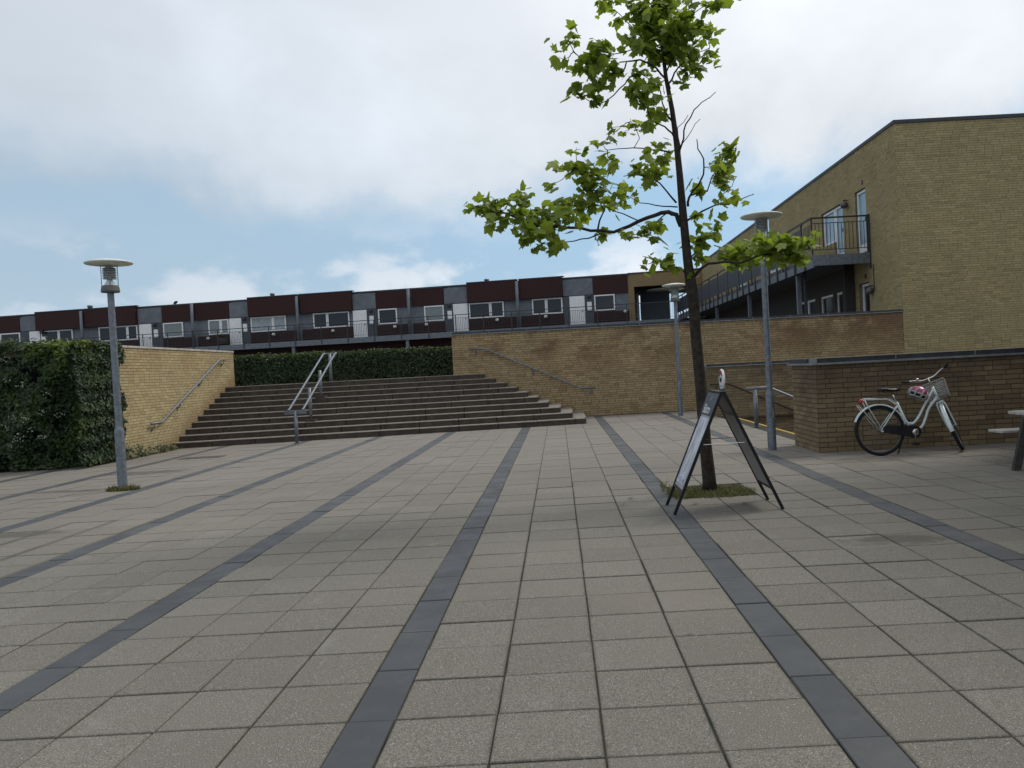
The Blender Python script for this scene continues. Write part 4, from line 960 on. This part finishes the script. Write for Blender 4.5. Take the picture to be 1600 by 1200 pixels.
def leaf_mesh(k,t):
    if (k,t) not in leaf_me:
        v,f=LS[k]; me=bpy.data.meshes.new('leaf'); me.from_pydata(v,[],f); me.materials.append(MAT['leaf_tree']); a=me.attributes.new('tint','FLOAT','FACE'); a.data.foreach_set('value',[t/6]*len(f)); me.update(); leaf_me[(k,t)]=me
    return leaf_me[(k,t)]
leaves.sort(key=lambda l:-l[1]/max(1,(l[0].y)))
LM=MB(); nl=0
for i,(p,s) in enumerate(leaves):
    az=random.uniform(0,2*math.pi); tilt=abs(random.gauss(.55,.4)); roll=random.gauss(0,.5)
    R=Matrix.Rotation(az,4,'Z')@Matrix.Rotation(-tilt if random.random()<.75 else tilt,4,'X')@Matrix.Rotation(roll,4,'Y')
    k=random.randrange(8); t=min(6,max(0,int(random.gauss(3.2,1.7))))
    visible=p.z<5.75 and i%3!=2
    if visible and nl<300:
        o=bpy.data.objects.new('leaf',leaf_mesh(k,t)); COL.objects.link(o); o.parent=tr; o.matrix_local=Matrix.Translation(p-Vector(TB))@R@Matrix.Scale(s,4); nl+=1
    else:
        T=Matrix.Translation(p)@R@Matrix.Scale(s,4); v,f=LS[k]; b=len(LM.v); LM.v+=[tuple(T@Vector(q)) for q in v]; LM.f+=[tuple(b+j for j in q) for q in f]; LM.t+=[t/6]*len(f)
o=LM.build('foliage','leaf_tree',tr); o['kind']='stuff'

# ------------------------------------------------------------------ A-board
ab=thing('sandwich_board','black folding A-frame pavement sign with a pale poster, standing in front of the tree','sandwich board',(1.58,8.2,0))
AP=1.575; ZA=1.16
def bar(m,a,b,w,t,side):   # rectangular bar from a to b, width along Y, thickness across
    a=Vector(a);b=Vector(b); d=(b-a).normalized(); y=Vector((0,1,0)); n=y.cross(d).normalized(); m.obox(a-y*w/2-n*t/2,y*w,n*t,b-a)
for sx,foot in ((-1,1.055),(1,2.105)):
    f0=Vector((foot,0,0)); top=Vector((AP+.012*sx,0,ZA)); dd=top-f0; n=Vector((-dd.z,0,dd.x)).normalized()
    n=n if (n.x<0)==(sx<0) else -n     # outward normal
    def on(s,y,off=0): v=f0+dd*s+n*off; return Vector((v.x,y,v.z))
    ya,yb=7.93,8.50
    fr=None
    for y in (ya,yb):
        m=MB(); m.obox(on(0,y-.014,-.014),dd,Vector((0,.028,0)),n*.028); m.build('leg','black_frame',ab)
    for s in (.17,.80,.985):
        m=MB(); m.obox(on(s,ya+.015,-.012),dd*.018,Vector((0,yb-ya-.03,0)),n*.024); m.build('cross_bar','black_frame',ab)
    m=MB(); m.obox(on(.19,ya+.0145,-.006),dd*.61,Vector((0,yb-ya-.029,0)),n*.008); pn=m.build('panel','board_grey',ab)
    m=MB(); m.obox(on(.22,ya+.03,.003) if sx>0 else on(.22,ya+.03,.003),dd*.56,Vector((0,yb-ya-.06,0)),n*.003); m.build('poster','poster',pn)
    m=MB(); m.obox(on(.82,ya+.016,-.008),dd*.163,Vector((0,yb-ya-.032,0)),n*.022); hd_=m.build('header','header_black',ab)
    if True:
        cu_=bpy.data.curves.new('lettering','FONT'); cu_.body='Bistro'; cu_.size=.135; cu_.align_x='CENTER'; cu_.align_y='CENTER'; cu_.extrude=.0005; cu_.offset=.0015
        to=bpy.data.objects.new('tmp',cu_); COL.objects.link(to); bpy.context.view_layer.update()
        me=bpy.data.meshes.new_from_object(to.evaluated_get(bpy.context.evaluated_depsgraph_get())); bpy.data.objects.remove(to)
        me.materials.clear(); me.materials.append(MAT['lettering_white']); l=bpy.data.objects.new('lettering',me); COL.objects.link(l); l.parent=hd_
        xa=Vector((0,-1,0)) if sx<0 else Vector((0,1,0)); ya_=dd.normalized(); za=xa.cross(ya_)
        c=on(.845,8.235,.0152); R=Matrix((xa,ya_,za)).transposed().to_4x4(); l.matrix_local=Matrix.Translation(c-Vector(ab['org']))@R
        # small pale emblem above the word
        m=MB(); c=on(.925,8.20,.0150)
        m.obox(c-xa*.028,xa*.056,ya_*.004,za*.001); m.obox(c+xa*.004,xa*.004,ya_*.055,za*.0011)
        pts=[c+xa*.010+ya_*.012,c+xa*.030+ya_*.012,c+xa*.010+ya_*.055]; m.face([p+za*.001 for p in pts],.5)
        pts=[c-xa*.020+ya_*.012,c+xa*.000+ya_*.012,c+xa*.000+ya_*.040]; m.face([p+za*.001 for p in pts],.5)
        m.build('emblem','logo_pink',hd_)
for y in (7.945,8.485):
    m=MB(); m.tube([(1.055+.52*.56,y,.66),(2.105-.53*.565,y,.665)],.0035,6); m.build('stay','chrome',ab)
m=MB(); m.obox((AP-.030,7.915,ZA-.012),(.06,0,0),(0,.60,0),(0,0,.02)); m.build('ridge_hinge','black_frame',ab)
m=MB(); m.lathe([(0,-.012),(.098,-.012),(.106,0),(.098,.012),(0,.012)],(AP+.055,8.2,ZA+.118),36,axis=(-1,0,0)); tp=m.build('topper_disc','white_paint',ab)
m=MB(); m.lathe([(0,.0),(.075,.0)],(AP+.0425,8.2,ZA+.118),30,axis=(-1,0,0)); 
for i in range(30):
    pass
pr=MB(); cc=Vector((AP+.0415,8.2,ZA+.118))
for i in range(12):
    a0=math.radians(25+i*11); a1=math.radians(36+i*11); pr.face([cc+Vector((0,-math.cos(a)*r,math.sin(a)*r)) for a,r in ((a0,.05),(a0,.092),(a1,.092),(a1,.05))])
pr.build('red_print','red_print',tp)
pr=MB()
for (y,z_,w,h) in ((-.04,-.01,.018,.04),(-.012,-.02,.016,.05),(.015,-.01,.02,.036),(.04,-.02,.01,.045),(-.02,-.06,.04,.012)): pr.obox(cc+Vector((-.001,y,z_-.01)),(-.001,0,0),(0,w,0),(0,0,h))
pr.build('black_print','black_print',tp)
m=MB(); m.obox((AP+.035,8.15,ZA+.004),(.04,0,0),(0,.10,0),(0,0,.02)); m.build('topper_foot','hub_grey',tp)

# ------------------------------------------------------------------ bicycle
BO=Vector((4.50,11.58,0))
bk=thing('bicycle','white step-through bicycle with basket and rear rack leaning in front of the low brick wall','bicycle',tuple(BO))
LEAN=Matrix.Rotation(math.radians(-4),4,'X')
def Bp(x,z,y=0): return BO+LEAN@Vector((x,y,z))
WR=.355; HUB=(0,WR)
def wheel(name,c,ax,n_sp=28):
    """tyre, rim, hub, spokes about centre c with axle direction ax"""
    ax=Vector(ax).normalized(); e1=ax.cross(Vector((0,0,1))).normalized(); e2=e1.cross(ax).normalized()
    def ring(r,n=44): return [c+e1*math.cos(2*math.pi*k/n)*r+e2*math.sin(2*math.pi*k/n)*r for k in range(n)]
    m=MB(); m.tube(ring(WR-.024),.025,8,closed=True); ty=m.build(name,'black_rubber',bk,smooth=True)
    m=MB(); m.tube(ring(WR-.048),.010,6,closed=True); m.build('rim','hub_grey',ty,smooth=True)
    m=MB(); m.tube([c-ax*.045,c+ax*.045],.024,10); m.build('hub','hub_grey',ty,smooth=True)
    m=MB(); rr_=ring(WR-.052,n_sp)
    for k in range(n_sp):
        a=2*math.pi*(k+(3 if k%4<2 else -3))/n_sp; s=.03 if k%2 else -.03; m.tube([c+ax*s+(e1*math.cos(a)+e2*math.sin(a))*.022,rr_[k]],.0016,4,caps=False)
    m.build('spokes','spoke_grey',ty)
    return e1,e2
rc=Bp(0,WR); axw=(LEAN@Vector((0,1,0)))
wheel('wheel',rc,axw)
def fender(name,c,ax,e1,e2,a0,a1,R,w,th=.004,par=None):
    m=MB(); n=26; prev=None
    prof=[(-w,-.014),(-w*.6,0),(w*.6,0),(w,-.014)]
    rows=[]
    for i in range(n+1):
        a=a0+(a1-a0)*i/n; dirv=e1*math.cos(a)+e2*math.sin(a); rows.append([c+dirv*(R+h)+ax*s for s,h in prof]+[c+dirv*(R+h-th)+ax*s for s,h in reversed(prof)])
    for i in range(n):
        for k in range(8): m.face([rows[i][k],rows[i][(k+1)%8],rows[i+1][(k+1)%8],rows[i+1][k]])
    m.face(rows[0]); m.face(rows[-1][::-1])
    return m.build(name,'bike_white',bk,smooth=True)
ex=Vector((1,0,0)); ez=(LEAN@Vector((0,0,1)))
rf_=fender('rear_fender',rc,axw,ex,ez,math.radians(158),math.radians(12),WR+.022,.028)
def tubes(name,pts,r,mat='bike_white',par=None,n=10):
    m=MB(); m.tube(pts,r,n); return m.build(name,mat,par or bk,smooth=True)
def bez(pts,k=8):
    out=[]; P=[Vector(p) for p in pts]; 
    for i in range(len(P)-1):
        p0=P[max(i-1,0)];p1=P[i];p2=P[i+1];p3=P[min(i+2,len(P)-1)]
        for j in range(k):
            t=j/k; out.append(.5*((2*p1)+(-p0+p2)*t+(2*p0-5*p1+4*p2-p3)*t*t+(-p0+3*p1-3*p2+p3)*t**3))
    out.append(P[-1]); return out
m=MB()
m.tube([Bp(.79,.93),Bp(.865,.745)],.021,12)                                   # head tube
m.tube(bez([Bp(.80,.90),Bp(.67,.70),Bp(.555,.51),Bp(.46,.43),Bp(.365,.47)]),.0175,10)
m.tube(bez([Bp(.85,.79),Bp(.72,.64),Bp(.66,.50),Bp(.60,.385),Bp(.485,.31)]),.019,10)
m.tube([Bp(.27,.745),Bp(.365,.50),Bp(.47,.31)],.0175,10)                      # seat tube
m.tube([Bp(.475,.31,-.035),Bp(.475,.31,.035)],.025,12)
m.tube([Bp(.735,.695),Bp(.765,.72)],.012,8)
fr=m.build('frame','bike_white',bk,smooth=True)
for s in (-1,1):
    m=MB(); m.tube([Bp(.28,.70,.012*s),Bp(.19,.60,.035*s),Bp(0,WR,.055*s)],.009,8); m.tube([Bp(.46,.305,.02*s),Bp(.36,.325,.035*s),Bp(0,WR-.01,.055*s)],.010,8); m.build('stays','bike_white',fr,smooth=True)
tubes('seat_post',[Bp(.27,.74),Bp(.215,.875)],.0125,'chrome')
# saddle
m=MB(); rows=[]
for i,(x,w,h) in enumerate(((.02,.04,.945),(.04,.085,.955),(.09,.10,.955),(.15,.085,.945),(.21,.05,.94),(.27,.03,.94),(.31,.022,.945),(.325,.010,.94))):
    rows.append([Bp(x,h-.045,-w*.9),Bp(x,h-.015,-w),Bp(x,h,-w*.6),Bp(x,h-.006,0),Bp(x,h,w*.6),Bp(x,h-.015,w),Bp(x,h-.045,w*.9)])
for i in range(len(rows)-1):
    for k in range(6): m.face([rows[i][k],rows[i+1][k],rows[i+1][k+1],rows[i][k+1]])
    m.face([rows[i][0],rows[i][6],rows[i+1][6],rows[i+1][0]])
m.face(rows[0]); m.face(rows[-1][::-1]); sdl=m.build('saddle','leather_black',bk,smooth=True)
m=MB(); 
for s in (-1,1): m.tube([Bp(.06,.905,.04*s),Bp(.14,.885,.025*s),Bp(.24,.885,.02*s)],.004,6)
m.tube([Bp(.10,.90,.06),Bp(.10,.90,-.06)],.01,6); m.build('saddle_rails','hub_grey',sdl)
# rack
m=MB()
for s in (-1,1):
    m.tube(bez([Bp(-.20,.79,.055*s),Bp(-.17,.815,.06*s),Bp(.02,.80,.06*s),Bp(.17,.785,.055*s),Bp(.26,.71,.02*s)],5),.0065,7)
    m.tube([Bp(-.20,.79,.055*s),Bp(-.165,.70,.062*s),Bp(0,.39,.07*s)],.006,7)
    m.tube([Bp(-.29,.73,.04*s),Bp(-.05,.40,.07*s)],.0035,6)
m.tube([Bp(-.20,.79,-.055),Bp(-.20,.79,.055)],.0065,7)
for x in (-.12,0,.1): m.tube([Bp(x,.805,-.06),Bp(x,.805,.06)],.004,6)
m.tube([Bp(-.2,.80,0),Bp(.16,.785,0)],.005,6)
m.build('rack','bike_white',bk,smooth=True)
m=MB(); m.lathe([(0,-.02),(.035,-.02),(.042,0),(.035,.018),(0,.022)],Bp(-.245,.775),16,axis=(-1,0,.1)); m.build('rear_light','red_lens',bk,smooth=True)
# chain case, crank, pedals
m=MB(); pts=[(.03,.405),(.10,.425),(.42,.405),(.50,.40),(.555,.36),(.565,.30),(.53,.245),(.47,.225),(.42,.24),(.10,.315),(.03,.32)]
a=[Bp(x,z,-.052) for x,z in pts]; b=[Bp(x,z,-.066) for x,z in pts]; m.face(a); m.face(b[::-1])
for i in range(len(pts)): j=(i+1)%len(pts); m.face([a[i],b[i],b[j],a[j]])
m.build('chain_guard','leather_black',bk)
m=MB(); m.lathe([(0,0),(.045,0),(.05,-.01),(.03,-.018),(0,-.02)],Bp(.475,.31,-.068),18,axis=(0,1,0)); m.build('crank_hub','chrome',bk,smooth=True)
for s,(dx,dz) in ((-1,(-.035,-.165)),(1,(.02,.165))):
    m=MB(); m.tube([Bp(.475,.31,.085*s),Bp(.475+dx,.31+dz,.095*s)],.010,8); cr_=m.build('crank_arm','hub_grey',bk,smooth=True)
    m=MB(); c=Bp(.475+dx,.31+dz,.14*s); m.obox(c-Vector((.04,.035,.012)),(.08,0,0),(0,.07,0),(0,0,.024)); m.build('pedal','black_rubber',cr_,bevel=.004)
tubes('kickstand',[Bp(.36,.30,.03),Bp(.33,.2,.06),Bp(.285,.012,.12)],.010,'steel_dark')
# steering assembly: built straight ahead, then turned about the steering axis
SA=Bp(.865,.745); sa=(Bp(.79,.93)-SA).normalized(); DELTA=math.radians(63)
ST=Matrix.Translation(SA)@Matrix.Rotation(DELTA,4,sa)@Matrix.Translation(-SA)
def Sp(x,z,y=0): return ST@Bp(x,z,y)
fcx,fcz=1.09,.365
fc=Sp(fcx,fcz); fax=(ST.to_3x3()@axw).normalized()
fc.z=max(fc.z,.0); dzf=(WR*math.sqrt(max(0,1-fax.z**2)))-fc.z
wheel('wheel',fc+Vector((0,0,0)),fax)
f1=(ST.to_3x3()@Vector((1,0,0))).normalized(); f2=(ST.to_3x3()@ez).normalized()
fender('front_fender',fc,fax,f1,f2,math.radians(200),math.radians(55),WR+.022,.030)
m=MB()
for s in (-1,1): m.tube(bez([Sp(.875,.715,.02*s),Sp(.885,.69,.05*s),Sp(.95,.55,.056*s),Sp(1.045,.42,.056*s),Sp(fcx,fcz,.056*s)],4),.0115,8)
m.tube([Sp(.875,.715,-.05),Sp(.875,.715,.05)],.014,8)
m.build('fork','bike_white',bk,smooth=True)
m=MB()
for s in (-1,1): m.tube([Sp(fcx,fcz,.062*s),Sp(fcx-.34,fcz-.04,.03*s)],.003,5)
m.build('fender_stay','chrome',bk)
m=MB(); m.tube([Sp(.79,.93),Sp(.735,1.05),Sp(.755,1.06)],.012,10); m.build('stem','chrome',bk,smooth=True)
hb_=[]
for s in (-1,1): hb_.append(bez([Sp(.755,1.06,0),Sp(.77,1.065,.08*s),Sp(.75,1.10,.18*s),Sp(.69,1.105,.26*s)],6))
m=MB(); m.tube(hb_[0][::-1]+hb_[1][1:],.011,9); hbo=m.build('handlebar','chrome',bk,smooth=True)
for s in (-1,1):
    m=MB(); m.tube([Sp(.70,1.105,.25*s),Sp(.64,1.105,.29*s),Sp(.57,1.10,.32*s)],[.016,.017,.015],10); m.build('grip','black_rubber',hbo,smooth=True)
    m=MB(); m.tube([Sp(.71,1.09,.26*s),Sp(.73,1.065,.30*s),Sp(.65,1.07,.345*s)],.005,6); m.build('brake_lever','steel_dark',hbo,smooth=True)
    m=MB(); m.tube(bez([Sp(.72,1.08,.24*s),Sp(.86,1.08,.14*s),Sp(.87,.98,.03*s),Sp(.85,.82,.02*s)],5),.003,5); m.build('brake_cable','leather_black',hbo,smooth=True)
m=MB(); m.lathe([(0,0),(.022,0),(.024,.012),(.012,.022),(0,.024)],Sp(.755,1.10,.14),12); m.build('bell','chrome',hbo,smooth=True)
# basket in front of the handlebar, woven
bs=MB(); X0,X1,Yw,Z0,Z1=.87,1.13,.17,.80,1.02
def bwall(a0,b0,a1,b1,nu):
    for i in range(nu+1):
        t=i/nu; lo=a0.lerp(b0,t); hi=a1.lerp(b1,t); bs.tube([lo,hi],.0045,4,caps=False)
    for k in range(9):
        t=k/8; p=a0.lerp(a1,t); q=b0.lerp(b1,t); n=nu*2; pts=[]
        nr=(b0-a0).cross(a1-a0).normalized()*.005
        for i in range(n+1): pts.append(p.lerp(q,i/n)+nr*(1 if (i+k)%2 else -1))
        bs.tube(pts,.0062,4,caps=False)
lo=[Sp(X0+.02,Z0,-Yw*.85),Sp(X1-.04,Z0,-Yw*.85),Sp(X1-.04,Z0,Yw*.85),Sp(X0+.02,Z0,Yw*.85)]
hi=[Sp(X0,Z1,-Yw),Sp(X1,Z1+.02,-Yw),Sp(X1,Z1+.02,Yw),Sp(X0,Z1,Yw)]
for i in range(4): j=(i+1)%4; bwall(lo[i],lo[j],hi[i],hi[j],7)
bwall(lo[0],lo[1],lo[3],lo[2],6)
bs.tube(hi,.009,6,closed=True)
bko=bs.build('basket','wicker',bk)
m=MB(); m.tube([Sp(.80,.95),Sp(X0+.01,.93)],.006,6); m.tube([Sp(.86,.78),Sp(X0+.06,Z0)],.006,6); m.build('basket_bracket','steel_dark',bk)
# helmet hanging from the handlebar
hc=BO+Vector((.545,-.02,.845))
ht=thing('bicycle_helmet','pink and white vented cycle helmet hanging from the bicycle handlebar','helmet',tuple(hc))
m=MB(); A_=(.115,.135,.115); ROT=Matrix.Rotation(math.radians(28),3,'Y')@Matrix.Rotation(math.radians(25),3,'Z')
def hp(a,b,s=1): return hc+ROT@Vector((math.cos(b)*math.cos(a)*A_[0]*s,math.cos(b)*math.sin(a)*A_[1]*s,math.sin(b)*A_[2]*s))
for i in range(24):
    for k in range(8):
        a0,a1=2*math.pi*i/24,2*math.pi*(i+1)/24; b0,b1=(k/8)*math.pi/2*1.0,((k+1)/8)*math.pi/2
        m.face([hp(a0,b0),hp(a1,b0),hp(a1,b1),hp(a0,b1)])
sh_=m.build('shell','helmet_pink',ht,smooth=True)
m=MB()
for i in range(9):
    a=2*math.pi*i/9; m.tube([hp(a,-.55,.93),hp(a,-.2,1.03),hp(a,.15,1.05),hp(a+.1,.55,1.06)],[.010,.014,.014,.008],6)
m.tube([hp(2*math.pi*k/24,-.5,.93) for k in range(24)],.012,6,closed=True); m.tube([hp(2*math.pi*k/24,.0,1.05) for k in range(24)],.009,6,closed=True)
m.build('ribs','wicker',ht,smooth=True)
m=MB(); 
for i in range(24):
    a0,a1=2*math.pi*i/24,2*math.pi*(i+1)/24; m.face([hp(a0,-.5,.88),hp(a1,-.5,.88),hp(a1,0,.97),hp(a0,0,.97)])
m.build('padding','leather_black',ht,smooth=True)
tip=hb_[1][-1]
m=MB(); m.tube([hp(.5,-.45,.9),tip.lerp(hc,.4)+Vector((.02,0,0)),tip+Vector((0,0,-.01))],.004,5); m.tube([hp(2.6,-.45,.9),tip.lerp(hc,.4),tip+Vector((0,0,-.01))],.004,5); m.build('strap','leather_black',ht)

# ------------------------------------------------------------------ picnic table at the right edge
pt_=thing('picnic_table','picnic table with pale weathered planks and dark legs cut off by the right edge','picnic table',(6.3,9.65,0))
for i in range(5):
    m=MB(); y=9.28+i*.145; m.box(5.44,y,.635,7.15,y+.13,.67); m.build('table_plank','wood_weathered',pt_,bevel=.004)
for y0 in (8.75,10.12):
    for i in range(2):
        m=MB(); y=y0+i*.16; m.box(5.42,y,.385,7.2,y+.145,.415); m.build('bench_plank','wood_weathered',pt_,bevel=.004)
for (xf,xt) in ((5.30,5.42),(7.1,7.0)):
    for yf,yt in ((9.60,9.55),(10.28,9.80)):
        if yf>10 and xf<6: xf,xt=5.85,5.75
        m=MB(); a=Vector((xf,yf,0)); b=Vector((xt,yt,.63)); m.obox(a-Vector((.045,.025,0)),(.09,0,0),(0,.05,0),b-a); m.build('leg','wood_dark',pt_)
    m=MB(); xm=max(xf,5.7) if xf<6 else xf-.2; m.box(xm-.04,8.78,.30,xm+.04,10.40,.383); m.build('cross_beam','wood_dark',pt_)
for x in (5.75,6.9):
    m=MB(); m.box(x,9.29,.57,x+.07,9.98,.634); m.build('table_batten','wood_dark',pt_)
# ------------------------------------------------------------------ litter: scattered leaves
for i,(x,y,c,lab) in enumerate(((.72,8.95,'dry','small brown dead leaf alone on the slabs farthest left of the sign'),(2.52,7.85,'dry','dry leaf scrap lying right of the sign'),(1.35,8.45,'dry','curled dead leaf beside the front foot of the sign'),(1.8,8.32,'dry','brown leaf under the right leg of the sign'),(.6,8.6,'dry','dark leaf scrap on the slab left of the tree pit'))):
    v,f=LS[i]; me=bpy.data.meshes.new('fallen_leaf'); me.from_pydata(v,[],f); me.materials.append(MAT['bark']); me.attributes.new('tint','FLOAT','FACE'); o=bpy.data.objects.new('fallen_leaf',me); COL.objects.link(o)
    o.location=(x,y,.016); o.scale=(.028,.028,.028); o.rotation_euler=(.1,-.1,i*1.3); tag(o,lab,'leaf','dead leaves scattered on the slabs')

# ------------------------------------------------------------------ unseen block with canopy added past the right edge to shade the bicycle corner
cb=thing('unseen_shade_block','unseen brown brick block added on the right to shade the bicycle corner','building',(9,4,0))
m=MB(); m.box(7.28,-9,0,16,12.2,6.2); m.build('wall','brick_low',cb)
m=MB(); m.box(7.2,-9.1,6.201,16.1,12.26,6.4); m.build('roof','roof_edge',cb)
m=MB(); m.hexa([(5.95,3.5,2.45),(7.27,3.5,2.75),(7.27,9.7,2.75),(5.95,9.7,2.45),(5.95,3.5,2.50),(7.27,3.5,2.80),(7.27,9.7,2.80),(5.95,9.7,2.50)]); m.build('shade_canopy','clad_grey_dark',cb)  # canopy added out of view to cut the light near the low wall
for i in range(5):
    y=-7+i*3.6; m=MB(); m.box(7.22,y,.9,7.275,y+2.2,2.4); f=m.build('window','white_paint',cb); m=MB(); m.box(7.20,y+.1,1.0,7.219,y+2.1,2.3); m.build('pane','pane_dark',f)
